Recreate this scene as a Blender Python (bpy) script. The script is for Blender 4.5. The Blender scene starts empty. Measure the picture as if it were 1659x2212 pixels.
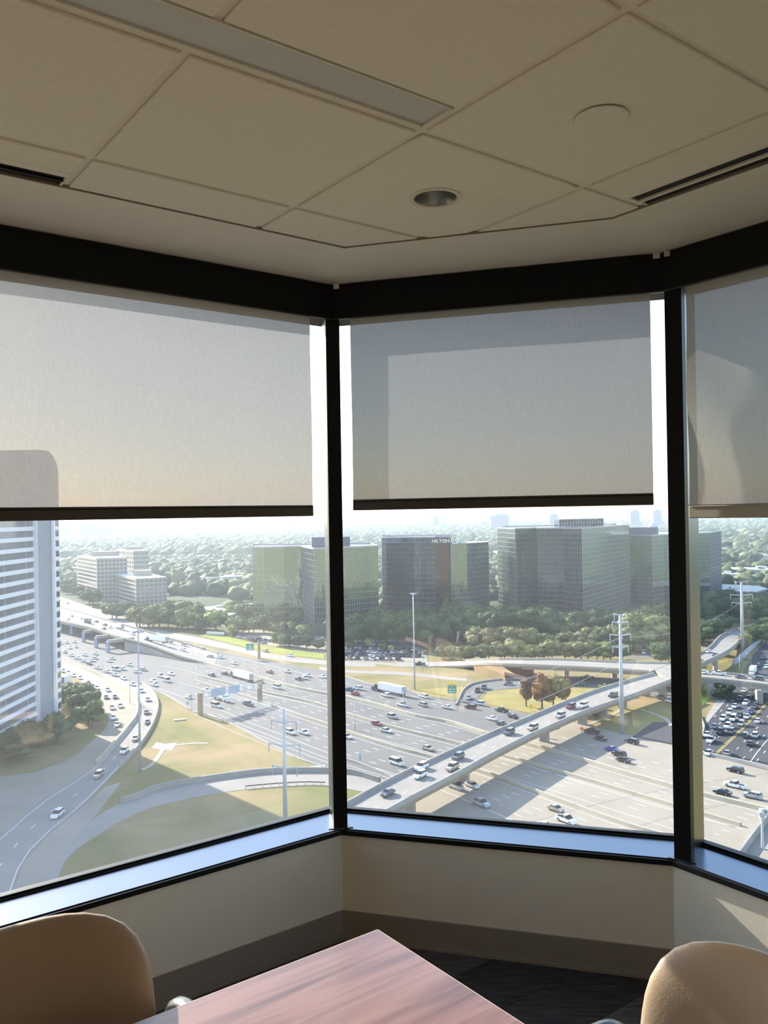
import bpy, math, random
import numpy as np
from mathutils import Vector, Matrix

# ------------------------------------------------------------------ camera, sky, sun, exposure
random.seed(7); RNG = np.random.default_rng(7)
sc = bpy.context.scene
COL = sc.collection
F, ROLL, PITCH = 1812.0, 0.0167, 0.0035          # focal length in pixels of the 1659x2212 frame
CX, CY = 829.5, 1106.0
EYE = 1.708                                       # lens height above the office floor
GH = 77.0                                         # lens height above the street
GZ = EYE - GH
cr, sr, cp, sp = math.cos(ROLL), math.sin(ROLL), math.cos(PITCH), math.sin(PITCH)

cam_d = bpy.data.cameras.new('camera'); cam = bpy.data.objects.new('camera', cam_d); COL.objects.link(cam)
cam_d.sensor_fit = 'VERTICAL'; cam_d.sensor_height = 36.0; cam_d.lens = F / 2212 * 36
cam_d.clip_start = 0.05; cam_d.clip_end = 90000
rt = Vector((cr, sp * sr, -cp * sr)); up = Vector((sr, -sp * cr, cp * cr)); fw = Vector((0, cp, sp))
M = Matrix((rt, up, -fw)).transposed().to_4x4(); M.translation = (0, 0, EYE)
cam.matrix_world = M
sc.camera = cam

SUN_AZ, SUN_EL = math.radians(42.3), math.radians(25.2)     # azimuth to the left of the view axis
SUN_DIR = Vector((-math.sin(SUN_AZ) * math.cos(SUN_EL), math.cos(SUN_AZ) * math.cos(SUN_EL), math.sin(SUN_EL)))
w = bpy.data.worlds.new('sky'); sc.world = w; w.use_nodes = True
nt = w.node_tree; nt.nodes.clear()
sky = nt.nodes.new('ShaderNodeTexSky'); sky.sky_type = 'NISHITA'; sky.sun_disc = False
sky.sun_elevation = SUN_EL; sky.sun_rotation = -SUN_AZ; sky.altitude = 200; sky.air_density = 1.0; sky.dust_density = 0.8; sky.ozone_density = 1.0
bg = nt.nodes.new('ShaderNodeBackground'); bg.inputs['Strength'].default_value = 0.21
wo = nt.nodes.new('ShaderNodeOutputWorld')
nt.links.new(sky.outputs['Color'], bg.inputs['Color']); nt.links.new(bg.outputs[0], wo.inputs['Surface'])
sd = bpy.data.lights.new('sun', 'SUN'); sun = bpy.data.objects.new('sun', sd); COL.objects.link(sun)
sd.energy = 5.2; sd.angle = math.radians(0.53); sd.color = (1.0, 0.935, 0.84)
sun.rotation_euler = (-SUN_DIR).to_track_quat('-Z', 'Y').to_euler(); sun.location = (-30, 40, 30)

vs = sc.view_settings
vs.view_transform = 'Standard'; vs.look = 'None'; vs.gamma = 1.0; vs.use_curve_mapping = False
vs.exposure = 1.5
HAZE = 0.00014                                    # scattering per metre of the city air
cy_ = sc.cycles
cy_.use_denoising = True; cy_.use_adaptive_sampling = True; cy_.adaptive_threshold = 0.02; cy_.max_bounces = 9; cy_.diffuse_bounces = 5; cy_.glossy_bounces = 4
cy_.transmission_bounces = 6; cy_.transparent_max_bounces = 16; cy_.volume_bounces = 0
cy_.caustics_reflective = False; cy_.caustics_refractive = False; cy_.sample_clamp_indirect = 8.0

# ------------------------------------------------------------------ pixel -> place helpers
def ray(x, y):
    u, v = x - CX, y - CY
    U = cr * u - sr * v; V = sr * u + cr * v
    d0, d2 = U / F, -V / F
    return np.array([d0, cp - sp * d2, sp + cp * d2])
def gp(x, y, h=0.0):
    """point on the level h metres above the street seen at pixel (x, y)"""
    d = ray(x, y); t = (h - GH) / d[2]
    return np.array([d[0] * t, d[1] * t, GZ + h])
def at_depth(x, y, Y):
    d = ray(x, y) * (Y / ray(x, y)[1]); return np.array([d[0], d[1], d[2] + EYE])
def to_px(P):
    X, Y, Z = P[0], P[1], P[2] - EYE
    y2 = cp * Y + sp * Z; z2 = -sp * Y + cp * Z
    u = X / y2 * F; v = -z2 / y2 * F
    return CX + cr * u + sr * v, CY - sr * u + cr * v
def hor(x): return 1113.0 + (CX - x) * 0.0167     # horizon row

# ------------------------------------------------------------------ materials
MATS = {}
def mat(name, col=(.5, .5, .5), rough=.6, metal=0.0, spec=.5, noise=0, nscale=5.0, bump=0, bscale=40.0, objcol=False, col2=None, detail=4.0, coat=0.0, stretch=None):
    if name in MATS: return MATS[name]
    m = bpy.data.materials.new(name); m.use_nodes = True; t = m.node_tree; N, L = t.nodes, t.links
    b = N['Principled BSDF']; b.inputs['Roughness'].default_value = rough; b.inputs['Metallic'].default_value = metal
    b.inputs['Specular IOR Level'].default_value = spec
    b.inputs['Coat Weight'].default_value = coat
    b.inputs['Base Color'].default_value = (*col, 1)
    src = None
    if objcol:
        oi = N.new('ShaderNodeObjectInfo'); src = oi.outputs['Color']
    if noise or col2:
        tc = N.new('ShaderNodeTexCoord'); mp = N.new('ShaderNodeMapping')
        if stretch: mp.inputs['Scale'].default_value = stretch
        L.new(tc.outputs['Object'], mp.inputs['Vector'])
        nz = N.new('ShaderNodeTexNoise'); nz.inputs['Scale'].default_value = nscale; nz.inputs['Detail'].default_value = detail
        L.new(mp.outputs[0], nz.inputs['Vector'])
        mx = N.new('ShaderNodeMix'); mx.data_type = 'RGBA'
        rmp = N.new('ShaderNodeMapRange'); rmp.inputs[1].default_value = .3; rmp.inputs[2].default_value = .7
        L.new(nz.outputs['Fac'], rmp.inputs[0]); L.new(rmp.outputs[0], mx.inputs[0])
        c2 = col2 if col2 else tuple(c * (1 - noise) for c in col)
        if src is not None:
            dk = N.new('ShaderNodeMix'); dk.data_type = 'RGBA'; dk.blend_type = 'MULTIPLY'; dk.inputs[0].default_value = 1
            L.new(src, dk.inputs[6]); dk.inputs[7].default_value = (1 - noise, 1 - noise, 1 - noise, 1)
            L.new(src, mx.inputs[6]); L.new(dk.outputs[2], mx.inputs[7])
        else:
            mx.inputs[6].default_value = (*col, 1); mx.inputs[7].default_value = (*c2, 1)
        src = mx.outputs[2]
    if src is not None: L.new(src, b.inputs['Base Color'])
    if bump:
        tc2 = N.new('ShaderNodeTexCoord'); n2 = N.new('ShaderNodeTexNoise'); n2.inputs['Scale'].default_value = bscale; n2.inputs['Detail'].default_value = 3
        L.new(tc2.outputs['Object'], n2.inputs['Vector'])
        bp = N.new('ShaderNodeBump'); bp.inputs['Strength'].default_value = bump; bp.inputs['Distance'].default_value = .02
        L.new(n2.outputs['Fac'], bp.inputs['Height']); L.new(bp.outputs[0], b.inputs['Normal'])
    MATS[name] = m; return m

def glass_mat(name, refl, tint, film, film_col=(.9, .93, 1)):
    """clear window pane: straight transmission, mirror reflection by angle, a thin film of dust that scatters light"""
    m = bpy.data.materials.new(name); m.use_nodes = True; t = m.node_tree; N, L = t.nodes, t.links; N.clear()
    tr = N.new('ShaderNodeBsdfTransparent'); tr.inputs[0].default_value = (*tint, 1)
    gl = N.new('ShaderNodeBsdfGlossy'); gl.inputs['Roughness'].default_value = 0.0; gl.inputs['Color'].default_value = (1, 1, 1, 1)
    fr = N.new('ShaderNodeFresnel'); fr.inputs['IOR'].default_value = 1.5
    ml = N.new('ShaderNodeMath'); ml.operation = 'MULTIPLY'; ml.inputs[1].default_value = refl; ml.use_clamp = True
    L.new(fr.outputs[0], ml.inputs[0])
    mx = N.new('ShaderNodeMixShader'); L.new(ml.outputs[0], mx.inputs[0]); L.new(tr.outputs[0], mx.inputs[1]); L.new(gl.outputs[0], mx.inputs[2])
    tl = N.new('ShaderNodeBsdfTranslucent'); tl.inputs[0].default_value = (*film_col, 1)
    m2 = N.new('ShaderNodeMixShader'); m2.inputs[0].default_value = film
    L.new(mx.outputs[0], m2.inputs[1]); L.new(tl.outputs[0], m2.inputs[2])
    o = N.new('ShaderNodeOutputMaterial'); L.new(m2.outputs[0], o.inputs[0])
    MATS[name] = m; return m

def fabric_mat(name, diff, trans, openness):
    """woven solar shade: diffuse weave, translucent yarn, open holes"""
    m = bpy.data.materials.new(name); m.use_nodes = True; t = m.node_tree; N, L = t.nodes, t.links; N.clear()
    tc = N.new('ShaderNodeTexCoord')
    def streak(sx, sz, sca):
        mp = N.new('ShaderNodeMapping'); mp.inputs['Scale'].default_value = (sx, sx, sz); L.new(tc.outputs['Object'], mp.inputs[0])
        nz = N.new('ShaderNodeTexNoise'); nz.inputs['Scale'].default_value = sca; nz.inputs['Detail'].default_value = 3; L.new(mp.outputs[0], nz.inputs['Vector']); return nz.outputs['Fac']
    ad = N.new('ShaderNodeMath'); ad.operation = 'ADD'; L.new(streak(1, .10, 420), ad.inputs[0]); L.new(streak(.3, 1, 420), ad.inputs[1])
    mr = N.new('ShaderNodeMapRange'); mr.inputs[1].default_value = .7; mr.inputs[2].default_value = 1.3; mr.inputs[3].default_value = .90; mr.inputs[4].default_value = 1.08
    L.new(ad.outputs[0], mr.inputs[0])
    def scaled(c):
        v = N.new('ShaderNodeVectorMath'); v.operation = 'SCALE'; v.inputs[0].default_value = c; L.new(mr.outputs[0], v.inputs['Scale']); return v.outputs[0]
    df = N.new('ShaderNodeBsdfDiffuse'); L.new(scaled(diff), df.inputs[0])
    tl = N.new('ShaderNodeBsdfTranslucent'); L.new(scaled(trans), tl.inputs[0])
    ads = N.new('ShaderNodeAddShader'); L.new(df.outputs[0], ads.inputs[0]); L.new(tl.outputs[0], ads.inputs[1])
    tp = N.new('ShaderNodeBsdfTransparent')
    mx = N.new('ShaderNodeMixShader'); mx.inputs[0].default_value = openness; L.new(ads.outputs[0], mx.inputs[1]); L.new(tp.outputs[0], mx.inputs[2])
    o = N.new('ShaderNodeOutputMaterial'); L.new(mx.outputs[0], o.inputs[0])
    MATS[name] = m; return m

def wood_mat(name):
    m = bpy.data.materials.new(name); m.use_nodes = True; t = m.node_tree; N, L = t.nodes, t.links; b = N['Principled BSDF']
    tc = N.new('ShaderNodeTexCoord'); mp = N.new('ShaderNodeMapping'); mp.inputs['Scale'].default_value = (1.2, 13, 13); L.new(tc.outputs['Object'], mp.inputs[0])
    n1 = N.new('ShaderNodeTexNoise'); n1.inputs['Scale'].default_value = 1.6; n1.inputs['Detail'].default_value = 6; n1.inputs['Distortion'].default_value = .7; L.new(mp.outputs[0], n1.inputs['Vector'])
    mp2 = N.new('ShaderNodeMapping'); mp2.inputs['Scale'].default_value = (4, 90, 90); L.new(tc.outputs['Object'], mp2.inputs[0])
    n2 = N.new('ShaderNodeTexNoise'); n2.inputs['Scale'].default_value = 1.4; n2.inputs['Detail'].default_value = 4; L.new(mp2.outputs[0], n2.inputs['Vector'])
    ad = N.new('ShaderNodeMath'); ad.operation = 'MULTIPLY_ADD'; ad.inputs[1].default_value = .3; L.new(n2.outputs['Fac'], ad.inputs[0]); L.new(n1.outputs['Fac'], ad.inputs[2])
    rp = N.new('ShaderNodeValToRGB'); e = rp.color_ramp.elements
    e[0].position = .42; e[0].color = (.085, .036, .027, 1); e[1].position = .82; e[1].color = (.25, .125, .096, 1)
    k = e.new(.62); k.color = (.165, .075, .057, 1)
    L.new(ad.outputs[0], rp.inputs[0]); L.new(rp.outputs[0], b.inputs['Base Color']); b.inputs['Roughness'].default_value = .38; b.inputs['Coat Weight'].default_value = .45; b.inputs['Coat Roughness'].default_value = .2
    MATS[name] = m; return m

def ground_mat(name):
    m = bpy.data.materials.new(name); m.use_nodes = True; t = m.node_tree; N, L = t.nodes, t.links; b = N['Principled BSDF']; b.inputs['Roughness'].default_value = .95; b.inputs['Specular IOR Level'].default_value = .1
    ge = N.new('ShaderNodeNewGeometry')
    def nz(s, d=5, dist=0):
        n = N.new('ShaderNodeTexNoise'); n.inputs['Scale'].default_value = s; n.inputs['Detail'].default_value = d; n.inputs['Distortion'].default_value = dist; L.new(ge.outputs['Position'], n.inputs['Vector']); return n.outputs['Fac']
    def ramp(f, st):
        r = N.new('ShaderNodeValToRGB'); e = r.color_ramp.elements
        for i, (p, c) in enumerate(st):
            k = e[i] if i < 2 else e.new(p)
            k.position = p; k.color = (*c, 1)
        L.new(f, r.inputs[0]); return r.outputs[0]
    near = ramp(nz(.028, 9, .8), [(.32, (.15, .15, .05)), (.72, (.33, .235, .13)), (.50, (.235, .19, .085))])
    far = ramp(nz(.006, 8, .6), [(.40, (.060, .085, .040)), (.72, (.17, .18, .13)), (.58, (.085, .105, .05))])
    sx = N.new('ShaderNodeSeparateXYZ'); L.new(ge.outputs['Position'], sx.inputs[0])
    mr = N.new('ShaderNodeMapRange'); mr.inputs[1].default_value = 470; mr.inputs[2].default_value = 640; L.new(sx.outputs[1], mr.inputs[0])
    mx = N.new('ShaderNodeMix'); mx.data_type = 'RGBA'; L.new(mr.outputs[0], mx.inputs[0]); L.new(near, mx.inputs[6]); L.new(far, mx.inputs[7])
    L.new(mx.outputs[2], b.inputs['Base Color']); MATS[name] = m; return m

def leaf_mat(name):
    m = bpy.data.materials.new(name); m.use_nodes = True; t = m.node_tree; N, L = t.nodes, t.links; b = N['Principled BSDF']; b.inputs['Roughness'].default_value = .8; b.inputs['Specular IOR Level'].default_value = .15
    oi = N.new('ShaderNodeObjectInfo'); at = N.new('ShaderNodeAttribute'); at.attribute_name = 'tint'
    mu = N.new('ShaderNodeMix'); mu.data_type = 'RGBA'; mu.blend_type = 'MULTIPLY'; mu.inputs[0].default_value = 1
    L.new(oi.outputs['Color'], mu.inputs[6]); L.new(at.outputs['Color'], mu.inputs[7]); L.new(mu.outputs[2], b.inputs['Base Color'])
    MATS[name] = m; return m

def mirror_glass(name, col, base, wob):
    m = bpy.data.materials.new(name); m.use_nodes = True; t = m.node_tree; N, L = t.nodes, t.links; b = N['Principled BSDF']
    b.inputs['Base Color'].default_value = (*col, 1); b.inputs['Metallic'].default_value = base; b.inputs['Roughness'].default_value = .04
    ge = N.new('ShaderNodeNewGeometry'); mp = N.new('ShaderNodeMapping'); mp.inputs['Scale'].default_value = (1, 1, .45); L.new(ge.outputs['Position'], mp.inputs[0])
    n = N.new('ShaderNodeTexNoise'); n.inputs['Scale'].default_value = .35; n.inputs['Detail'].default_value = 2; L.new(mp.outputs[0], n.inputs['Vector'])
    bp = N.new('ShaderNodeBump'); bp.inputs['Strength'].default_value = wob; bp.inputs['Distance'].default_value = .12; L.new(n.outputs['Fac'], bp.inputs['Height']); L.new(bp.outputs[0], b.inputs['Normal'])
    MATS[name] = m; return m

mat('tile', (.90, .87, .79), .95, spec=.1, noise=.05, nscale=60, bump=.15, bscale=350)
mat('grid_metal', (.80, .76, .67), .6)
mat('drywall', (.88, .85, .775), .9, spec=.15, noise=.03, nscale=8)
mat('wall_paint', (.80, .72, .59), .85, spec=.2, noise=.03, nscale=10, bump=.05, bscale=300)
mat('accent', (.60, .54, .45), .8)
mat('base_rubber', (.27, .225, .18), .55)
mat('black_frame', (.005, .005, .005), .5, spec=.22)
mat('alu', (.15, .16, .16), .3, metal=1.0, noise=.06, nscale=3)
mat('sill_alu', (.165, .185, .225), .24, metal=1.0, noise=.08, nscale=2.5, stretch=(1, 1, 1))
mat('hem', (.06, .052, .042), .5)
mat('hem_cloth', (.40, .36, .30), .9)
mat('slot_black', (.006, .006, .006), .7)
mat('lens', (.62, .63, .64), .5, noise=.02, nscale=30)
mat('reflector', (.38, .38, .38), .3, metal=1.0)
mat('cover_white', (.76, .71, .61), .6)
mat('carpet', (.15, .13, .112), 1.0, spec=.02, noise=.5, nscale=22, bump=.5, bscale=500, stretch=(.4, 3, 1))
mat('carpet_d', (.085, .075, .065), 1.0, spec=.02, noise=.5, nscale=22, bump=.5, bscale=500, stretch=(.4, 3, 1))
mat('tan_vinyl', (.37, .265, .175), .42, noise=.05, nscale=6, bump=.06, bscale=220)
mat('black_plastic', (.015, .015, .016), .3)
mat('edge_band', (.55, .40, .31), .5)
wood_mat('walnut')
glass_mat('pane', 2.0, (.90, .92, .91), .022)
fabric_mat('shade', (.38, .35, .30), (.066, .066, .070), .045)

mat('asphalt', (.17, .163, .155), .9, spec=.2, noise=.16, nscale=.05, detail=8, stretch=(1, 1, 1))
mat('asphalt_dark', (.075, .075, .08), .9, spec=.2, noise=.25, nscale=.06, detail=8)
mat('concrete_road', (.33, .29, .23), .9, spec=.2, noise=.2, nscale=.06, detail=9)
mat('deck_concrete', (.30, .275, .245), .9, spec=.2, noise=.15, nscale=.1, detail=8)
mat('barrier', (.42, .37, .28), .9, noise=.12, nscale=.3, detail=6)
mat('concrete', (.33, .305, .275), .9, noise=.18, nscale=.25, detail=6)
mat('concrete_dk', (.27, .255, .235), .9, noise=.2, nscale=.25, detail=6)
mat('paint_white', (.75, .75, .73), .8)
mat('paint_yellow', (.70, .46, .10), .8)
mat('galv', (.42, .45, .50), .5, metal=.3)
mat('steel_blue', (.27, .31, .40), .5)
mat('sign_green', (.01, .22, .13), .5)
mat('sign_yellow', (.85, .52, .02), .5)
mat('sign_orange', (.9, .14, .02), .5)
mat('sign_back', (.33, .37, .45), .5)
mat('pier_brown', (.30, .22, .15), .9, noise=.2, nscale=.4)
mat('brick_red', (.36, .15, .09), .9, noise=.25, nscale=.8)
mat('car_paint', objcol=True, rough=.28, coat=.6, spec=.5)
mat('car_glass', (.012, .015, .018), .08, spec=.6)
mat('tyre', (.012, .012, .012), .8)
mat('lamp_white', (.7, .7, .68), .3)
mat('lamp_red', (.4, .01, .01), .3)
mat('trailer', objcol=True, rough=.45)
mat('chassis', (.03, .03, .035), .7)
mat('bark', (.10, .075, .055), .9, noise=.3, nscale=3)
leaf_mat('leaf')
ground_mat('ground_mat')
mat('grass_yellow', (.33, .275, .105), .95, spec=.05, noise=.28, nscale=.08, detail=7)
mat('grass_green', (.30, .33, .08), .95, spec=.05, noise=.3, nscale=.1, detail=7)
mat('grass_brown', (.27, .19, .10), .95, spec=.05, noise=.3, nscale=.06, detail=7)
mat('grass_lime', (.42, .48, .07), .95, spec=.05, noise=.2, nscale=.3)
mat('roof_white', (.62, .62, .61), .8)
mat('roof_grey', (.40, .39, .37), .9)
mat('sign_white', (.9, .9, .9), .6)
mat('facia_blue', (.10, .26, .62), .6)
mat('stone_beige', (.36, .30, .245), .9, noise=.08, nscale=.15)
mat('stone_white', (.74, .72, .74), .8, noise=.05, nscale=.3)
mat('stone_grey', (.40, .42, .46), .7, noise=.06, nscale=.3)
mat('win_dark', (.06, .065, .075), .12, spec=.6)
mat('win_tower', (.24, .245, .26), .15, metal=.35)
mirror_glass('glass_green', (.25, .33, .25), .95, .9)
mirror_glass('glass_blue', (.065, .085, .125), .95, .8)
mirror_glass('glass_brown', (.10, .075, .065), .85, .25)
mat('mullion_bar', (.33, .33, .35), .45, metal=.2)
mat('penthouse_dark', (.10, .10, .125), .7)
mat('house_wall', (.55, .50, .44), .9)
mat('water_white', (.9, .92, .95), .5)
mat('far_tower', (.10, .12, .19), .6)

# ------------------------------------------------------------------ mesh helpers
class MB:
    def __init__(s): s.v = []; s.f = []; s.m = []
    def quad(s, a, b, c, d, mi=0):
        n = len(s.v); s.v += [tuple(a), tuple(b), tuple(c), tuple(d)]; s.f.append((n, n + 1, n + 2, n + 3)); s.m.append(mi)
    def hexa(s, p, mi=0):        # p: 4 bottom, 4 top (counter-clockwise from above)
        n = len(s.v); s.v += [tuple(q) for q in p]
        for f in ((3, 2, 1, 0), (4, 5, 6, 7), (0, 1, 5, 4), (1, 2, 6, 5), (2, 3, 7, 6), (3, 0, 4, 7)):
            s.f.append(tuple(n + i for i in f)); s.m.append(mi)
    def box(s, c, size, rz=0.0, mi=0):
        x, y, z = c; a, b, h = size[0] / 2, size[1] / 2, size[2] / 2; co, si = math.cos(rz), math.sin(rz)
        P = [(x + co * i - si * j, y + si * i + co * j) for i, j in ((-a, -b), (a, -b), (a, b), (-a, b))]
        s.hexa([(p[0], p[1], z - h) for p in P] + [(p[0], p[1], z + h) for p in P], mi)
    def prism(s, poly, z0, z1, mi=0, mtop=None):
        A = sum(poly[i][0] * poly[(i + 1) % len(poly)][1] - poly[(i + 1) % len(poly)][0] * poly[i][1] for i in range(len(poly)))
        if A < 0: poly = poly[::-1]
        n = len(s.v); k = len(poly)
        s.v += [(p[0], p[1], z0) for p in poly] + [(p[0], p[1], z1) for p in poly]
        s.f.append(tuple(n + i for i in range(k - 1, -1, -1))); s.m.append(mi)
        s.f.append(tuple(n + k + i for i in range(k))); s.m.append(mi if mtop is None else mtop)
        for i in range(k):
            j = (i + 1) % k; s.f.append((n + i, n + j, n + k + j, n + k + i)); s.m.append(mi)
    def tube(s, pts, r, k=8, mi=0, cap=True):
        pts = [Vector(p) for p in pts]; rs = r if isinstance(r, (list, tuple)) else [r] * len(pts); n = len(s.v); pn = None
        for i, p in enumerate(pts):
            t = (pts[min(i + 1, len(pts) - 1)] - pts[max(i - 1, 0)]).normalized()
            if pn is None: pn = t.orthogonal().normalized()
            pn = (pn - t * pn.dot(t)).normalized(); b = t.cross(pn)
            for j in range(k):
                a = 2 * math.pi * j / k; q = p + (pn * math.cos(a) + b * math.sin(a)) * rs[i]; s.v.append(tuple(q))
        for i in range(len(pts) - 1):
            for j in range(k):
                s.f.append((n + i * k + j, n + i * k + (j + 1) % k, n + (i + 1) * k + (j + 1) % k, n + (i + 1) * k + j)); s.m.append(mi)
        if cap:
            s.f.append(tuple(n + j for j in range(k - 1, -1, -1))); s.m.append(mi)
            e = n + (len(pts) - 1) * k; s.f.append(tuple(e + j for j in range(k))); s.m.append(mi)
    def beam(s, a, b, w_, h_, mi=0):
        a, b = Vector(a), Vector(b); t = (b - a).normalized(); sd_ = t.cross(Vector((0, 0, 1)))
        sd_ = sd_.normalized() if sd_.length > 1e-4 else Vector((1, 0, 0)); u_ = sd_.cross(t)
        c = [(-1, -1), (1, -1), (1, 1), (-1, 1)]
        n = len(s.v)
        for p in (a, b): s.v += [tuple(p + sd_ * (i * w_ / 2) + u_ * (j * h_ / 2)) for i, j in c]
        for f in ((0, 1, 2, 3), (7, 6, 5, 4), (0, 4, 5, 1), (1, 5, 6, 2), (2, 6, 7, 3), (3, 7, 4, 0)):
            s.f.append(tuple(n + i for i in f)); s.m.append(mi)
    def grid(s, P, mi=0, closed_u=False):
        n = len(s.v); R, C = len(P), len(P[0])
        for r in P: s.v += [tuple(q) for q in r]
        for i in range(R - 1):
            for j in range(C if closed_u else C - 1):
                s.f.append((n + i * C + j, n + i * C + (j + 1) % C, n + (i + 1) * C + (j + 1) % C, n + (i + 1) * C + j)); s.m.append(mi)
    def mesh(s, name, mats, smooth=False):
        me = bpy.data.meshes.new(name); me.from_pydata(s.v, [], s.f)
        for q in (mats if isinstance(mats, (list, tuple)) else [mats]): me.materials.append(MATS[q])
        me.polygons.foreach_set('material_index', s.m)
        if smooth: me.polygons.foreach_set('use_smooth', [True] * len(s.f))
        me.update(); return me
    def build(s, name, mats, parent=None, smooth=False, bevel=0):
        o = bpy.data.objects.new(name, s.mesh(name, mats, smooth)); COL.objects.link(o); o.parent = parent
        if bevel:
            b = o.modifiers.new('bevel', 'BEVEL'); b.width = bevel; b.segments = 2; b.limit_method = 'ANGLE'
        return o
def link(name, me, parent=None, loc=None, rz=0.0):
    o = bpy.data.objects.new(name, me); COL.objects.link(o); o.parent = parent
    if loc is not None: o.location = loc
    o.rotation_euler = (0, 0, rz); return o
def empty(name, loc=(0, 0, 0), rz=0.0, parent=None):
    o = link(name, None, parent, loc, rz); o.empty_display_size = .1; return o
def tag(o, label=None, cat=None, group=None, kind=None):
    if label: o['label'] = label
    if cat: o['category'] = cat
    if group: o['group'] = group
    if kind: o['kind'] = kind
    return o
def struct(o): o['kind'] = 'structure'; return o
ORD = 'first second third fourth fifth sixth seventh eighth ninth tenth eleventh twelfth thirteenth fourteenth fifteenth sixteenth seventeenth eighteenth nineteenth twentieth'.split()
def ordn(i):
    if i < 20: return ORD[i]
    n = i + 1; return '%d%s' % (n, 'th' if 10 < n % 100 < 14 else {1: 'st', 2: 'nd', 3: 'rd'}.get(n % 10, 'th'))
def to_local(o, root):      # parent keeping world placement of world-space geometry (root has no rotation)
    o.parent = root; o.location = -root.location
def lerp(a, b, t): return a + (b - a) * t
def smooth_line(P, n):
    """Catmull-Rom through world points, n even samples"""
    P = [np.asarray(p, float) for p in P]
    if len(P) == 2: return [lerp(P[0], P[1], i / (n - 1)) for i in range(n)]
    Q = [2 * P[0] - P[1]] + P + [2 * P[-1] - P[-2]]; out = []
    for i in range(1, len(Q) - 2):
        for k in range(16):
            t = k / 16; a, b, c, d = Q[i - 1:i + 3]
            out.append(.5 * (2 * b + (c - a) * t + (2 * a - 5 * b + 4 * c - d) * t * t + (3 * b - a - 3 * c + d) * t ** 3))
    out.append(P[-1]); out = np.array(out)
    s_ = np.r_[0, np.cumsum(np.linalg.norm(np.diff(out, axis=0), axis=1))]
    return [np.array([np.interp(x, s_, out[:, k]) for k in range(3)]) for x in np.linspace(0, s_[-1], n)]
def resample(L_, n):
    out = np.array(L_); s_ = np.r_[0, np.cumsum(np.linalg.norm(np.diff(out, axis=0), axis=1))]
    return [np.array([np.interp(x, s_, out[:, k]) for k in range(3)]) for x in np.linspace(0, s_[-1], n)]
def px_line(pts, n=40, h=0.0):
    """pixel polyline (x, y[, height]) to world line"""
    return smooth_line([gp(p[0], p[1], p[2] if len(p) > 2 else h) for p in pts], n)
def tangents(L_):
    a = np.array(L_); t = np.gradient(a, axis=0); t[:, 2] = 0
    return t / np.linalg.norm(t, axis=1)[:, None]
def offset(L_, d):      # to the right of travel
    t = tangents(L_); return [np.array([p[0] + q[1] * d, p[1] - q[0] * d, p[2]]) for p, q in zip(L_, t)]
def ribbon(A, B, name, m, thick=.3, lift=0.0, parent=None):
    b = MB(); n = len(A)
    up_ = np.array([0, 0, lift]); dn = np.array([0, 0, lift - thick])
    b.grid([[p + up_ for p in A], [p + up_ for p in B]])
    b.grid([[p + dn for p in B], [p + dn for p in A]])
    b.grid([[p + up_ for p in B], [p + dn for p in B]]); b.grid([[p + dn for p in A], [p + up_ for p in A]])
    b.quad(A[0] + up_, B[0] + up_, B[0] + dn, A[0] + dn); b.quad(B[-1] + up_, A[-1] + up_, A[-1] + dn, B[-1] + dn)
    return b.build(name, m, parent)
def wall_mesh(b, L_, hh, wd, base=0.0, mi=0, flare=1.0):
    l, r = offset(L_, -wd / 2), offset(L_, wd / 2); lb, rb = offset(L_, -wd * flare / 2), offset(L_, wd * flare / 2)
    z0 = np.array([0, 0, base]); z1 = np.array([0, 0, base + hh])
    P = [[p + z0 for p in lb], [p + z1 for p in l], [p + z1 for p in r], [p + z0 for p in rb]]
    b.grid(P, mi); b.quad(*[row[0] for row in P], mi); b.quad(*[row[-1] for row in P][::-1], mi)
def dashes(b, L_, on, off, wd, z=.06, mi=0, start=0.0):
    a = np.array(L_); s_ = np.r_[0, np.cumsum(np.linalg.norm(np.diff(a, axis=0), axis=1))]
    at_ = lambda x: np.array([np.interp(x, s_, a[:, k]) for k in range(3)])
    x = start
    while x < s_[-1] - .2:
        e = min(x + on, s_[-1]); n = max(2, int((e - x) / 12) + 1); seg = [at_(q) for q in np.linspace(x, e, n)]
        l, r = offset(seg, -wd / 2), offset(seg, wd / 2); u = np.array([0, 0, z])
        b.grid([[p + u for p in l], [p + u for p in r]], mi)
        x += on + off
def px_poly(name, pts, m, lift, parent=None, kind=True):
    b = MB(); P = [gp(x, y) for x, y in pts]; b.prism([(p[0], p[1]) for p in P], GZ - .2, GZ + lift)
    o = b.build(name, m, parent)
    if kind and parent is None: struct(o)
    return o

# ================================================================== THE ROOM
TH = math.radians(36.98)
uL = np.array([math.cos(TH), math.sin(TH)]); nL = np.array([-math.sin(TH), math.cos(TH)])
uR = np.array([math.sin(TH), -math.cos(TH)]); nR = np.array([math.cos(TH), math.sin(TH)])
c1 = np.array([-.1943, 3.4056]); c2 = np.array([1.0294, 3.0556])
LM = float(np.linalg.norm(c2 - c1)); uM = (c2 - c1) / LM; nM = np.array([-uM[1], uM[0]])
HC = EYE + .939
ZH, ZSILL, ZLIP, ZBASE = EYE + .80, EYE - 1.267, EYE - 1.289, EYE - 1.597
WL = (c1, uL, nL); WM = (c1, uM, nM); WR = (c2, uR, nR)
def wp(W, s, d, z): q = W[0] + W[1] * s + W[2] * d; return (q[0], q[1], z)
def isect(p, u, q, v):
    A = np.array([[u[0], -v[0]], [u[1], -v[1]]]); t = np.linalg.solve(A, q - p); return p + u * t[0]
def corner_d(Wa, Wb, d): return isect(Wa[0] + Wa[2] * d, Wa[1], Wb[0] + Wb[2] * d, Wb[1])
LLEN, RLEN = 7.4, 4.4  # unseen left window run lengthened to let more daylight in
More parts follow.
